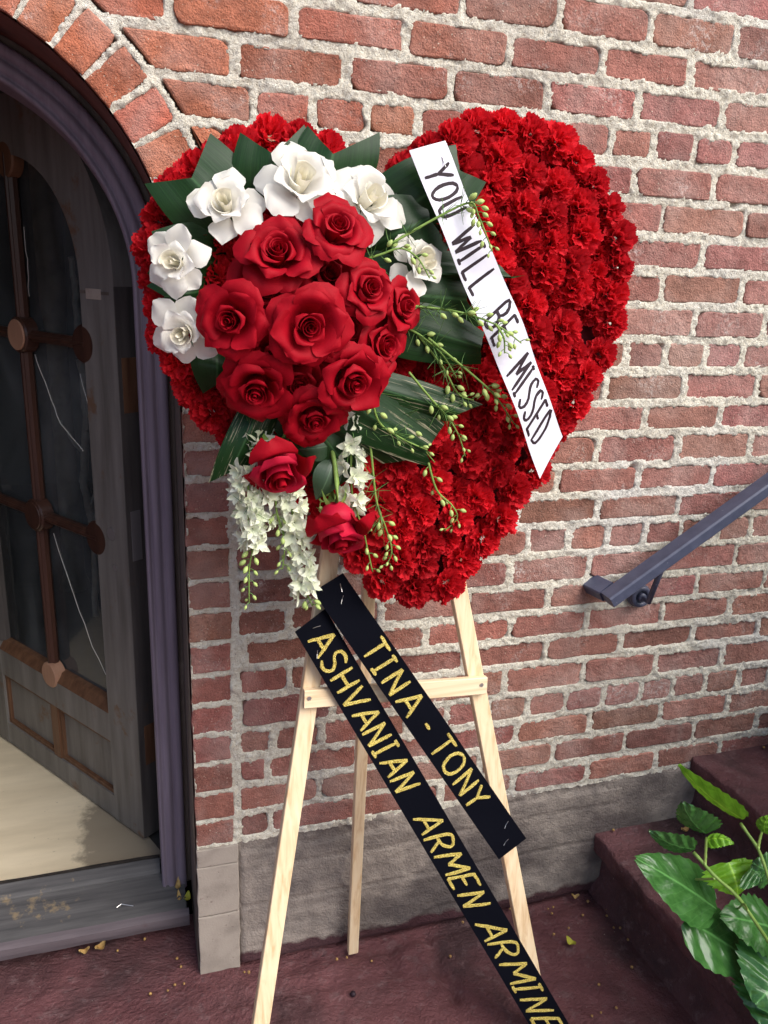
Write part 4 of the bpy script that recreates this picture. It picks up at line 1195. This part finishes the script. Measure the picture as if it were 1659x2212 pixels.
strap(c6(380, -40), c6(1060, 400), c6(960, 370), c6(840, 388), .05, 0.080, 0.078, M['ti_streak'])
strap(c6(330, -20), c6(760, 490), c6(700, 440), c6(600, 520), .05, 0.070, 0.065, M['ti_leaf'])
strap(c6(300, 20), c6(225, 405), c6(120, 430), c6(25, 478), .035, 0.070, 0.075, M['ti_streak'])
strap(c6(60, -150), c6(0, 60), c6(60, 20), c6(130, 100), .04, 0.070, 0.060, M['ti_leaf'])
def small_leaf(b, t_, wid, off, mat, parent, name='rose_leaf', cup=.006):
    B = hp(*b, off); T = hp(*t_, off); ax = T - B; L_ = np.linalg.norm(ax); ax /= L_; side = np.cross(ax, HN); side /= np.linalg.norm(side)
    v = []; nu, nv = 7, 9
    for j in range(nv):
        q = j / (nv - 1); w = wid * math.sin(math.pi * (.04 + .94 * q) ** .8) 
        for i in range(nu):
            u = -1 + 2 * i / (nu - 1)
            v.append(B + ax * L_ * q + side * u * w + HN * (.010 * math.sin(math.pi * q) - cup * abs(u)))
    return leaf_mesh(name, v, nu, nv, mat, parent)
small_leaf(c6(600, 300), c6(440, 320), .024, .085, M['rose_leaf'], bq)
small_leaf(c6(610, 365), c6(530, 555), .025, .085, M['rose_leaf'], bq)
small_leaf(c6(330, 60), c6(310, 240), .026, .07, M['rose_leaf'], bq)
small_leaf(c6(380, 60), c6(420, 220), .024, .06, M['rose_leaf'], bq)

# larkspur: drooping stems with white florets and green buds
def floret_mesh(seed):
    r = random.Random(seed); v = []; f = []
    for k in range(10):
        inner_ = k >= 5
        an = (k % 5) * 1.2566 + r.gauss(0, .15) + (.6 if inner_ else 0); L_ = r.uniform(.85, 1.1) * (.6 if inner_ else 1); w = (.31 if not inner_ else .22)
        lift = .30 if not inner_ else .55
        d = np.array([math.cos(an), math.sin(an), 0]); s_ = np.array([-math.sin(an), math.cos(an), 0]); z = np.array([0, 0, 1.0]); b = len(v)
        for q, (t_, ww, h) in enumerate(((.05, .3, 0), (.42, 1, lift * .6), (.75, .72, lift * .9), (1.08, .05, lift * .9 + r.gauss(0, .15)))):
            for u in (-1, 0, 1): v.append(d * t_ * L_ + s_ * u * w * ww + z * (h - (.10 if u == 0 else 0)))
        for q in range(3):
            for u in range(2): f.append((b + q*3 + u, b + q*3 + u + 1, b + (q+1)*3 + u + 1, b + (q+1)*3 + u))
    me = bpy.data.meshes.new('floret'); me.from_pydata([tuple(p) for p in v], [], f); me.update()
    me.polygons.foreach_set('use_smooth', [True] * len(me.polygons)); me.materials.append(M['floret']); return me
FM = [floret_mesh(s) for s in range(4)]
def bud_mesh(seed):
    mb = MB(); mb.tube([(0, 0, 0), (0, 0, .25), (0.03, 0, .8), (.05, 0, 1.3), (.03, 0, 1.8), (0, 0, 2.1)], [.12, .42, .62, .60, .36, .06], 8)
    me = bpy.data.meshes.new('bud'); me.from_pydata([tuple(p) for p in mb.v], [], mb.f); me.update()
    me.polygons.foreach_set('use_smooth', [True] * len(me.polygons)); me.materials.append(M['bud']); return me
BM_ = bud_mesh(0)
def curve(pts, n):
    P_ = np.array(pts, float); m = len(P_); out = []
    for k in range(n):
        x = (m - 1) * k / (n - 1); i = min(int(x), m - 2); t_ = x - i
        p0, p1, p2, p3 = P_[max(i - 1, 0)], P_[i], P_[i + 1], P_[min(i + 2, m - 1)]
        out.append(.5 * ((2 * p1) + (-p0 + p2) * t_ + (2*p0 - 5*p1 + 4*p2 - p3) * t_ ** 2 + (-p0 + 3*p1 - 3*p2 + p3) * t_ ** 3))
    return np.array(out)
def spray(pts, off0, off1, florets=0, fr=(0, .6), buds=0, br_=(.4, 1), label=None, feather=0, fsz=.0245, bsz=.0058, spread=.012, rad=.0022):
    o = empty('larkspur', hp(*pts[0], off0), None, None, None, bq)
    if label: o['label'] = label
    c_ = curve(pts, 22); P_ = [hp(*q, off0 + (off1 - off0) * k / 21) for k, q in enumerate(c_)]
    mb = MB(); mb.tube(P_, [rad * (1 - .5 * k / 21) for k in range(22)], 6); mb.build('stem', M['stem'], o, smooth=True)
    def pt(t_):
        x = t_ * 21; i = min(int(x), 20); return P_[i] + (P_[i + 1] - P_[i]) * (x - i), (P_[i + 1] - P_[i]) / np.linalg.norm(P_[i + 1] - P_[i])
    florets = int(florets * .56); buds = int(buds * .8 + .5)
    for k in range(florets):
        t_ = fr[0] + (fr[1] - fr[0]) * (k + rng.random() * .5) / florets; p, tg = pt(t_)
        an = k * 2.4 + rng.gauss(0, .3); s1 = np.cross(tg, HN); s1 /= np.linalg.norm(s1)
        d = s1 * math.cos(an) + HN * (.45 + .7 * math.sin(an)); d /= np.linalg.norm(d)
        rot = Vector(d + HN * .35).to_track_quat('Z', 'Y').to_matrix().to_4x4() @ Matrix.Rotation(rng.uniform(0, 6.28), 4, 'Z')
        inst('floret', rng.choice(FM), p + d * spread * rng.uniform(.7, 1.3), rot.to_euler(), o, fsz * rng.uniform(.8, 1.15))
    tw = MB()
    for k in range(buds):
        t_ = br_[0] + (br_[1] - br_[0]) * (k + .5) / buds; p, tg = pt(min(.999, t_))
        an = k * 2.6 + rng.gauss(0, .4); s1 = np.cross(tg, HN); s1 /= np.linalg.norm(s1)
        d = s1 * math.cos(an) + HN * (.25 + .5 * math.sin(an)); d /= np.linalg.norm(d)
        sz = bsz * (1.15 - .45 * k / max(1, buds)); g = p + d * .008 + tg * .004
        tw.tube([p, p + d * .006 + tg * .002, g], .0008, 4)
        ax = tg * .9 + d * .7
        inst('bud', BM_, g, Vector(ax).to_track_quat('Z', 'Y').to_euler(), o, sz * rng.uniform(.85, 1.15))
    for k in range(int(feather * .7)):
        t_ = rng.uniform(0, .55); p, tg = pt(t_)
        for j in range(7):
            d = tg * .5 + np.array([rng.gauss(0, 1), rng.gauss(-.3, .6), rng.gauss(0, 1)]) * .8; d /= np.linalg.norm(d); L_ = rng.uniform(.018, .042)
            cv = np.array([rng.gauss(0, .3) for _ in range(3)])
            tw.tube([p, p + d * L_ * .5 + cv * L_ * .15, p + d * L_ + cv * L_ * .5], [.0007, .0006, .0003], 3, False)
    if tw.v: tw.build('feathery_foliage', M['dill'] if feather else M['stem'], o)
    return o
spray([c6(205, 400), c6(215, 560), c6(235, 740), c6(215, 880), c6(215, 1040)], .09, .07, 30, (.02, .58), 14, (.56, 1), 'leftmost white larkspur spike hanging below the leaf', 4, spread=.011)
spray([c6(265, 470), c6(280, 600), c6(285, 720)], .08, .075, 12, (0, 1), 0, spread=.012)
spray([c6(400, 480), c6(420, 640), c6(450, 800), c6(470, 950), c6(510, 1050)], .085, .065, 34, (.0, .84), 6, (.86, 1), 'long white larkspur spike hanging beside the lower rose', 4, spread=.011)
spray([c6(336, 500), c6(345, 620), c6(380, 740), c6(370, 880)], .09, .075, 0, (0, 1), 16, (.3, 1))
spray([c6(680, 130), c6(690, 280), c6(690, 430), c6(700, 560), c6(745, 690), c6(770, 800), c6(790, 890)], .095, .07, 20, (.02, .58), 9, (.55, 1), 'white larkspur hanging between the roses and the carnations', 7, spread=.012)
spray([c6(780, 40), c6(820, 190), c6(930, 270), c6(1045, 322)], .13, .10, 0, (0, 1), 13, (.1, 1), None, 5)
spray([c6(960, -40), c6(1060, 80), c6(1140, 170), c6(1190, 250), c6(1222, 350)], .12, .09, 0, (0, 1), 16, (.25, 1), None, 5)
spray([c6(1000, -220), c6(1120, -60), c6(1190, 60), c6(1262, 90)], .11, .09, 0, (0, 1), 12, (.45, 1), None, 5)
spray([c6(1050, -200), c6(1290, 0), c6(1370, 80), c6(1450, 200)], .12, .10, 0, (0, 1), 18, (.35, 1), None, 4)
spray([c6(745, 120), c6(780, 300), c6(808, 560), c6(850, 680), c6(880, 790), c6(855, 860)], .10, .075, 0, (0, 1), 16, (.5, 1), None, 9)
spray([c6(880, 60), c6(930, 160), c6(985, 260), c6(1080, 380)], .10, .085, 0, (0, 1), 5, (.4, .9), None, 6, rad=.0017)
spray([c6(1050, 380), c6(1090, 510), c6(1160, 580), c6(1185, 640), c6(1125, 700)], .085, .07, 0, (0, 1), 14, (0, 1))
spray([c6(520, 480), c6(550, 560), c6(600, 540)], .075, .07, 0, (0, 1), 4, (.4, 1))
spray([c5(200, 850), c5(500, 680), c5(680, 602), c5(735, 690), c5(812, 890)], .13, .165, 0, (0, 1), 22, (.4, 1), None, 6)
spray([c5(80, 930), c5(150, 908), c5(270, 872), c5(370, 930), c5(440, 1050)], .13, .145, 0, (0, 1), 12, (.2, 1), None, 2)
spray([c5(300, 1210), c5(560, 1240), c5(720, 1280), c5(860, 1340), c5(985, 1435)], .13, .168, 0, (0, 1), 18, (.15, 1), None, 9)
spray([c5(830, 1320), c5(880, 1400), c5(885, 1495)], .168, .165, 0, (0, 1), 9, (.2, 1), None, 0)
spray([c5(300, 1340), c5(400, 1400), c5(520, 1510), c5(600, 1640)], .115, .105, 0, (0, 1), 12, (.2, 1), None, 7)
spray([c5(330, 1160), c5(380, 1180), c5(440, 1170)], .09, .09, 0, (0, 1), 2, (.5, 1), None, 6)
spray([c6(200, 250), c6(260, 300), c6(300, 330)], .08, .08, 8, (.1, 1), 0, (0, 1), None, 9)

# ------------------------------------------------------------------ ribbons with lettering
FONT = {
 'A': [[(0, 0), (.45, 1), (.9, 0)], [(.18, .36), (.72, .36)]], 'S': [[(.78, .86), (.55, 1), (.25, .96), (.12, .76), (.28, .58), (.58, .46), (.74, .26), (.6, .06), (.3, 0), (.05, .14)]],
 'H': [[(.05, 0), (.05, 1)], [(.75, 0), (.75, 1)], [(.05, .5), (.75, .5)]], 'V': [[(0, 1), (.4, 0), (.8, 1)]], 'N': [[(.05, 0), (.05, 1), (.72, 0), (.72, 1)]],
 'I': [[(.3, 0), (.3, 1)], [(.02, 1), (.58, 1)], [(.02, 0), (.58, 0)]], 'R': [[(.05, 0), (.05, 1), (.5, .98), (.7, .78), (.5, .55), (.08, .5)], [(.3, .5), (.76, 0)]],
 'M': [[(0, 0), (.1, 1), (.45, .35), (.8, 1), (.9, 0)]], 'E': [[(.7, 1), (.08, 1), (.08, 0), (.7, 0)], [(.08, .52), (.58, .52)]], 'T': [[(0, 1), (.8, 1)], [(.4, 1), (.4, 0)]],
 'O': [[(.42, 1), (.14, .86), (.02, .5), (.14, .14), (.42, 0), (.7, .14), (.82, .5), (.7, .86), (.42, 1)]], 'Y': [[(0, 1), (.4, .52), (.8, 1)], [(.4, .52), (.36, 0)]],
 'U': [[(.04, 1), (.06, .3), (.2, .04), (.42, 0), (.64, .1), (.74, .4), (.76, 1)]], 'W': [[(0, 1), (.24, 0), (.48, .7), (.72, 0), (.98, 1)]], 'L': [[(.08, 1), (.08, 0), (.68, 0)]],
 'B': [[(.06, 0), (.06, 1), (.45, .97), (.62, .78), (.45, .55), (.06, .52)], [(.06, .52), (.5, .5), (.72, .28), (.5, .03), (.06, 0)]], 'D': [[(.06, 0), (.06, 1), (.4, .95), (.72, .7), (.76, .4), (.6, .12), (.06, 0)]], '-': [[(.1, .5), (.6, .5)]]}
class Sash:
    def __init__(s, tl, tr, br_, bl_, y0, k, wave=.004, seed=0, arch=0.0):
        s.c = [on_lean(*p, y0, k) for p in (tl, tr, br_, bl_)]; s.n = np.array([0, -1, k]); s.n = s.n / np.linalg.norm(s.n); s.w = wave; s.sd = seed; s.y0 = y0; s.k = k; s.arch = arch
    def pt(s, q, t_, lift=0.0):
        a, b, c_, d = s.c
        p = (a * (1 - t_) + b * t_) * (1 - q) + (d * (1 - t_) + c_ * t_) * q
        w = s.w * (math.sin(q * 9 + s.sd + t_ * 1.5) + .5 * math.sin(q * 23 + s.sd * 2 - t_ * 2)) + s.arch * math.sin(math.pi * q)
        return p + s.n * (w + lift)
    def sq(s, px, py):
        """where along (q) and across (t) the ribbon a picture point falls"""
        p = on_lean(px, py, s.y0, s.k); a, b, c_, d = s.c
        m0 = (a + b) / 2; m1 = (c_ + d) / 2; ax = m1 - m0; return float((p - m0) @ ax / (ax @ ax))
    def sheet(s, name, mat, label, cat, n=48, q0=0, q1=1, th=.0012):
        r_ = empty(name, s.pt(1, .5), label, cat); v = []; nu = 7
        for side in (th, 0):
            for j in range(n):
                for i in range(nu): v.append(s.pt(q0 + (q1 - q0) * j / (n - 1), i / (nu - 1), side))
        f = [tuple(q) for q in grid_faces(n, nu)] + [tuple(n * nu + q[::-1]) for q in grid_faces(n, nu)]
        m = n * nu
        for j in range(n - 1):
            f.append((j*nu, m + j*nu, m + (j+1)*nu, (j+1)*nu)); f.append((j*nu + nu - 1, (j+1)*nu + nu - 1, m + (j+1)*nu + nu - 1, m + j*nu + nu - 1))
        mk('ribbon', v, f, mat, r_, smooth=False)
        s.o = r_
        L_ = np.linalg.norm(s.pt(1, .5) - s.pt(0, .5)); W_ = np.linalg.norm(s.pt(.5, 1) - s.pt(.5, 0)); s.L, s.W = L_, W_
        return r_
    def word(s, text, q0, q1, t0, t1, sw, mat, jit=.03, th=.0016):
        adv = [(.62 if ch == 'I' else 1.0 if ch in 'MW' else .86) for ch in text]
        gap = .20; tot = sum(adv) + gap * (len(text) - 1); x = 0
        for ch, a in zip(text, adv):
            mb = MB(); dx, dy = rng.gauss(0, jit), rng.gauss(0, jit)
            for st in FONT[ch]:
                st2 = curve(st, 18) if ch in 'SOUBDR' and len(st) > 3 else np.array([np.array(st[i]) + (np.array(st[i+1]) - np.array(st[i])) * k / 5 for i in range(len(st) - 1) for k in range(6)])
                st2 = st2 + np.array([[rng.gauss(0, .006), rng.gauss(0, .006)] for _ in st2])
                def mp(p, lift):
                    q = q0 + (q1 - q0) * (x + dx + p[0] * a / .86) / tot; tt = t0 + (t1 - t0) * (p[1] + dy * .5)
                    return s.pt(q, tt, lift)
                # flat stroke with rounded ends
                c_ = np.array([mp(p, .0013) for p in st2]); keepi = [0] + [i for i in range(1, len(c_)) if np.linalg.norm(c_[i] - c_[i-1]) > 1e-5]; c_ = c_[keepi]
                v = []
                for i in range(len(c_)):
                    tg = c_[min(i+1, len(c_)-1)] - c_[max(i-1, 0)]; tg /= (np.linalg.norm(tg) + 1e-9); sd_ = np.cross(tg, s.n); sd_ /= np.linalg.norm(sd_)
                    w_ = sw * (1 + rng.gauss(0, .06))
                    if i in (0, len(c_) - 1): w_ *= .62; 
                    v += [c_[i] + sd_ * w_, c_[i] + sd_ * w_ * .8 + s.n * th, c_[i] - sd_ * w_ * .8 + s.n * th, c_[i] - sd_ * w_]
                f = []
                for i in range(len(c_) - 1):
                    for k in range(3): f.append((i*4 + k, i*4 + k + 1, (i+1)*4 + k + 1, (i+1)*4 + k))
                mb.add(v, f)
            mb.build('letter', mat, s.o)
            x += a + gap
    def pin(s, q, t_, ang, L_=.016):
        p = s.pt(q, t_, .0022); a = (s.c[3] - s.c[0]); a /= np.linalg.norm(a); b = np.cross(a, s.n)
        d = a * math.cos(ang) + b * math.sin(ang); mb = MB(); mb.tube([p - d * L_ / 2, p, p + d * L_ / 2 + s.n * .003], .0006, 5); mb.build('pin', M['steel'], s.o)

ws = Sash((881, 327), (960, 305), (1218, 944), (1146, 1010), HY - .125, HK, .0045, 1.3, .012)
# the lower end is cut on a slant
ws.c[3] = on_lean(1167, 1034, HY - .125, HK)
ws.sheet('white_ribbon', M['white_satin'], 'white satin ribbon with dark hand lettering across the carnations', 'ribbon')
for tx, p0, p1 in (('YOU', (966, 350), (978, 466)), ('WILL', (1023, 490), (1032, 632)), ('BE', (1101, 651), (1084, 729)), ('MISSED', (1148, 764), (1153, 950))):
    ws.word(tx, ws.sq(*p0) + .0, ws.sq(*p1), .11, .87, .0028, M['ink'], .02, .0005)
ws.pin(.055, .72, .1)
bs2 = Sash((636.5, 1364), (702, 1314), (1229, 2212), (1142, 2212), EY - .032, EK, .003, .4, .004)
# continue the long ribbon past the bottom of the picture down to the paving
a, b, c_, d = bs2.c
k_ = (min(c_[2], d[2]) - .02) / (a[2] - d[2]); print('ribbon end z', c_[2], d[2])
bs2.sheet('black_ribbon', M['black_cloth'], 'long black ribbon with three gold names running down to the floor', 'ribbon', q1=1.0 + max(0, k_) * .9)
for tx, p0, p1 in (('ASHVANIAN', (656, 1386), (860, 1721)), ('ARMEN', (892, 1782), (1024, 1961)), ('ARMINE', (1032, 2003), (1188, 2234))):
    bs2.word(tx, bs2.sq(*p0), bs2.sq(*p1), .13, .82, .0035, M['glitter'], .03)
bs1 = Sash((675.5, 1278), (741, 1238), (1136, 1810), (1078, 1857), EY - .046, EK, .003, 2.2, .004)
bs1.sheet('black_ribbon', M['black_cloth'], 'shorter black ribbon with two gold names pinned across the easel', 'ribbon')
for tx, p0, p1 in (('TINA', (820, 1370), (876, 1544)), ('-', (916, 1552), (931, 1574)), ('TONY', (959, 1580), (1064, 1719))):
    bs1.word(tx, bs1.sq(*p0), bs1.sq(*p1), .13, .84, .0036, M['glitter'], .03)
bs1.pin(.06, .55, .9); bs1.pin(.03, .72, .4); bs1.pin(.92, .75, 1.2); bs1.pin(.965, .45, 1.4); bs2.pin(.015, .55, 1.9); bs2.pin(.055, .2, .6)

# ------------------------------------------------------------------ potted shrub reaching over the steps
pl = empty('shrub', (1.25, -.75, .2), 'broad leaved green shrub leaning over the steps at the right', 'shrub')
def cb(x, y): return (1261.8 + .2807 * x, 1590.9 + .2807 * y)
def hib(b, t_, wid, yb, yt, tilt, mat, fold=.25, lobes=.12, droop=.01, label=None):
    """toothed leaf from base to tip; tilt turns it about its own length"""
    B = at(*cb(*b), yb); T = at(*cb(*t_), yt); ax = T - B; L_ = np.linalg.norm(ax); ax /= L_
    view = CAM - (B + T) / 2; view /= np.linalg.norm(view)
    s0 = np.cross(ax, view); s0 /= np.linalg.norm(s0); n0 = np.cross(s0, ax)
    side = s0 * math.cos(tilt) + n0 * math.sin(tilt); nn = np.cross(side, ax)
    if nn @ view < 0 and abs(tilt) < 1.4: nn = -nn
    nu, nv = 13, 18; v = []
    for j in range(nv):
        q = j / (nv - 1)
        w = wid * (math.sin(math.pi * min(1, (.02 + .96 * q)) ** .62)) ** .75
        w *= 1 + lobes * (.5 if j % 2 else -.5) * (1 if 0 < j < nv - 1 else 0)
        for i in range(nu):
            u = -1 + 2 * i / (nu - 1)
            puck = .0035 * math.cos(q * 26 - abs(u) * 5) * math.sin(math.pi * min(1, abs(u) * 1.0)) 
            v.append(B + ax * L_ * (q - .05 * (1 - abs(u)) * 0) + side * u * w * 1.0 + nn * (-fold * abs(u) * w + puck * 1.4 - droop * (2 * q - 1) ** 2))
    return leaf_mesh('leaf', v, nu, nv, mat, pl, label)
hib((1210, 668), (712, 250), .036, -.50, -.42, 1.05, M['hib_lime'], .30)
hib((930, 778), (745, 540), .045, -.52, -.50, .75, M['hib_dark'], .35)
hib((935, 775), (1150, 790), .02, -.52, -.55, .8, M['hib_lime'], .3)
hib((855, 900), (500, 762), .030, -.52, -.48, .85, M['hib_dark'], .25)
hib((1050, 1330), (425, 935), .062, -.54, -.50, -.45, M['hib_dark'], .10, .06)
hib((1130, 980), (1200, 1235), .055, -.55, -.58, .35, M['hib_lime'], .35, .16)
hib((1300, 1010), (1390, 1110), .045, -.58, -.60, .6, M['hib_dark'], .3)
hib((1520, 1480), (1075, 1370), .060, -.58, -.56, -.4, M['hib_dark'], .12)
hib((800, 1400), (1400, 1800), .066, -.53, -.58, .5, M['hib_dark'], .12, .05)
hib((1370, 740), (1410, 600), .022, -.55, -.54, .5, M['hib_lime'], .3)
hib((1480, 1060), (1310, 990), .04, -.60, -.58, .2, M['hib_dark'], .2)
hib((1560, 1800), (1330, 2060), .09, -.64, -.66, .2, M['hib_dark'], .12)
hib((1520, 2000), (1420, 2260), .09, -.64, -.68, .2, M['hib_dark'], .12)
for pts, r_ in (([(1205, 670), (1260, 750), (1330, 850), (1370, 940), (1420, 1100), (1500, 1400)], .0045), ([(840, 890), (930, 990), (1010, 1080), (1170, 1220), (1300, 1400), (1500, 1700)], .005), ([(940, 780), (935, 900), (930, 985)], .0035),
                ([(858, 1100), (930, 1098), (1000, 1095)], .003), ([(1370, 730), (1350, 800), (1340, 860)], .0035), ([(1180, 1330), (1230, 1290), (1260, 1340)], .003), ([(1500, 1400), (1520, 1700), (1560, 2300), (1600, 2800)], .007)):
    pp = [at(*cb(*q), -.52 - .06 * k / len(pts)) for k, q in enumerate(curve(pts, 12))]
    mb = MB(); mb.tube(pp, [r_ * .72 * (1 + .12 * math.sin(k * 2.1)) for k in range(len(pp))], 7); mb.build('stem', M['stem'], pl, smooth=True)

for q0, k_ in ((cb(1500, 1400), -.575), (cb(1500, 1700), -.575), (cb(1560, 1800), -.64), (cb(1520, 2000), -.64), (cb(1520, 1480), -.58)):
    p0 = at(*q0, k_); p3 = np.array([1.86, -.95, .42]); 
    pp = curve([p0, p0 * .66 + p3 * .34 + np.array([0, 0, -.05]), p0 * .33 + p3 * .67 + np.array([0, 0, -.06]), p3], 12)
    mb = MB(); mb.tube(pp, [.0034 + .0003 * k for k in range(12)], 7); mb.build('stem', M['stem'], pl, smooth=True)
# unseen bulk of the shrub, added right of view to shade the lower right
mb = MB(); sr = random.Random(8)
for k in range(520):
    while True:
        q = np.array([sr.uniform(-1, 1) for _ in range(3)])
        if .35 < np.linalg.norm(q) < 1: break
    c_ = np.array([1.88, -.95, 1.0]) + q * np.array([.5, .56, .9])
    d = np.array([sr.gauss(0, 1), sr.gauss(0, 1), sr.gauss(-.3, .7)]); d /= np.linalg.norm(d); s_ = np.cross(d, [sr.gauss(0, .4), sr.gauss(0, .4), 1.0]); s_ /= np.linalg.norm(s_); nn = np.cross(s_, d)
    L_ = sr.uniform(.10, .18); w_ = L_ * .42
    mb.add([c_, c_ + d * L_ * .35 + s_ * w_ - nn * .01, c_ + d * L_ * .4 + nn * .012, c_ + d * L_ * .35 - s_ * w_ - nn * .01, c_ + d * L_ * .75 + s_ * w_ * .6 - nn * .01, c_ + d * L_ * .75 - s_ * w_ * .6 - nn * .01, c_ + d * L_],
           [(0, 1, 2), (0, 2, 3), (1, 4, 2), (2, 5, 3), (2, 4, 6), (2, 6, 5)])
mb.build('shade_foliage', M['hib_dark'], pl, kind='stuff')
for k in range(5):
    mb = MB(); a_ = k * 1.3
    mb.tube([(1.88 + .05 * math.cos(a_), -.95 + .05 * math.sin(a_), 0), (1.88 + .12 * math.cos(a_), -.95 + .12 * math.sin(a_), .5), (1.88 + .3 * math.cos(a_), -.95 + .3 * math.sin(a_), 1.5)], [.012, .01, .004], 7); mb.build('stem', M['stem'], pl, smooth=True)

# ------------------------------------------------------------------ litter
def berry_mesh():
    mb = MB(); mb.tube([(0, 0, -1), (0, 0, -.75), (0, 0, -.2), (0, 0, .45), (0, 0, .85), (0, 0, 1)], [.1, .66, .98, .88, .5, .1], 8)
    me = bpy.data.meshes.new('berry'); me.from_pydata([tuple(p) for p in mb.v], [], mb.f); me.update()
    me.polygons.foreach_set('use_smooth', [True] * len(me.polygons)); me.materials.append(M['berry']); return me
BE = berry_mesh()
def r1(x, y): return (.5 * x, 1590.9 + .5 * y)
def r2(x, y): return (829.5 + .5 * x, 1590.9 + .5 * y)
spots = [(r1(*q), 0) for q in ((650, 1115), (725, 1100), (755, 1076), (782, 997), (765, 962), (625, 878), (508, 928), (1056, 1020), (1075, 1022), (1455, 965), (1498, 957), (1605, 973), (795, 1070))]
spots += [(r2(*q), 0) for q in ((340, 805), (286, 953), (545, 747), (708, 747), (730, 740), (725, 767), (858, 775), (918, 685), (880, 715), (962, 750), (962, 777), (797, 830), (733, 858), (992, 828), (1020, 830), (1053, 880), (1085, 898), (1138, 950),
                               (1070, 1000), (928, 1075), (1003, 1175), (937, 1195), (898, 1210), (1255, 1095), (1345, 1205))]
for q, z in spots:
    p = on_z(*q, .004); s_ = rng.uniform(.0029, .0042)
    o = inst('berry', BE, (p[0], p[1], .0035 + s_ * .8), (rng.uniform(0, 6), rng.uniform(0, 6), 0), None, s_)
    if q[0] < 520: tag(o, 'small dried yellow berry on the paving between the door sill and the easel', 'berry', 'berries in front of the door sill')
    elif q[0] < 1010: tag(o, 'small dried brown berry on the paving near the foot of the rear easel leg', 'berry', 'berries around the rear easel leg')
    else: tag(o, 'small dried brown berry on the dark paving between the easel and the steps', 'berry', 'berries in the corner by the steps')
for q, lab in ((r2(1180, 352), 'small brown berry on the first step near the wall'), (r2(990, 408), 'small brown berry at the wall end of the first step'), (r2(1640, 50), 'small brown berry on the second step')):
    p = on_z(*q, .205 if 'first' in lab else .405); o = inst('berry', BE, (p[0], p[1], p[2] + .003), (1, 2, 0), None, .004); tag(o, lab, 'berry')
def litter_leaf(p, L_, w, ang, mat, label, name='fallen_leaf', z=.006, bend=.008):
    c_ = on_z(*p, z); d = np.array([math.cos(ang), math.sin(ang), 0]); s_ = np.array([-d[1], d[0], 0]); v = []; nu, nv = 5, 8
    for j in range(nv):
        q = j / (nv - 1); ww = w * math.sin(math.pi * (.05 + .92 * q)) 
        for i in range(nu):
            u = -1 + 2 * i / (nu - 1); v.append(c_ + d * L_ * (q - .5) + s_ * u * ww + np.array([0, 0, bend * (2 * q - 1) ** 2 + .006 * u * u + .002 * math.sin(q * 9)]))
    return mk(name, v, grid_faces(nv, nu), mat, None, smooth=True, label=label, cat='leaf')
litter_leaf(r2(806, 895), .030, .010, 2.0, M['yellow_leaf'], 'small yellow green leaf fallen on the dark paving')
litter_leaf(r2(825, 698), .022, .007, 2.8, M['dry_leaf'], 'small curled tan leaf on the paving near the wall')
litter_leaf(r1(435, 915), .030, .011, .6, M['dry_leaf'], 'dry orange leaf lying just below the door sill', z=.006)
litter_leaf(r1(365, 935), .026, .008, .2, M['dry_leaf'], 'dry yellow leaf below the door sill, left of the orange one', z=.006)
litter_leaf(r1(768, 655), .03, .007, 1.3, M['dry_leaf'], 'dry yellow leaf standing in the corner of the door sill', z=.10, bend=.02)
litter_leaf(r1(775, 705), .028, .006, 1.7, M['dry_leaf'], 'narrow dry leaf wedged at the foot of the door frame', z=.09, bend=.015)
litter_leaf(r1(808, 705), .026, .009, 1.1, M['yellow_leaf'], 'pale green dry leaf wedged at the end of the door sill', z=.09, bend=.012)
litter_leaf(r2(1300, 408), .030, .008, .1, M['dry_leaf'], 'dry brown leaf lying on the first step', z=.206)
o = inst('pebble', BE, on_z(*r1(1525, 1112), .008), (1, 2, 3), None, .0075); o.data = BE.copy(); o.data.materials[0] = M['ink']; tag(o, 'dark round seed lying alone on the paving by the easel', 'seed')
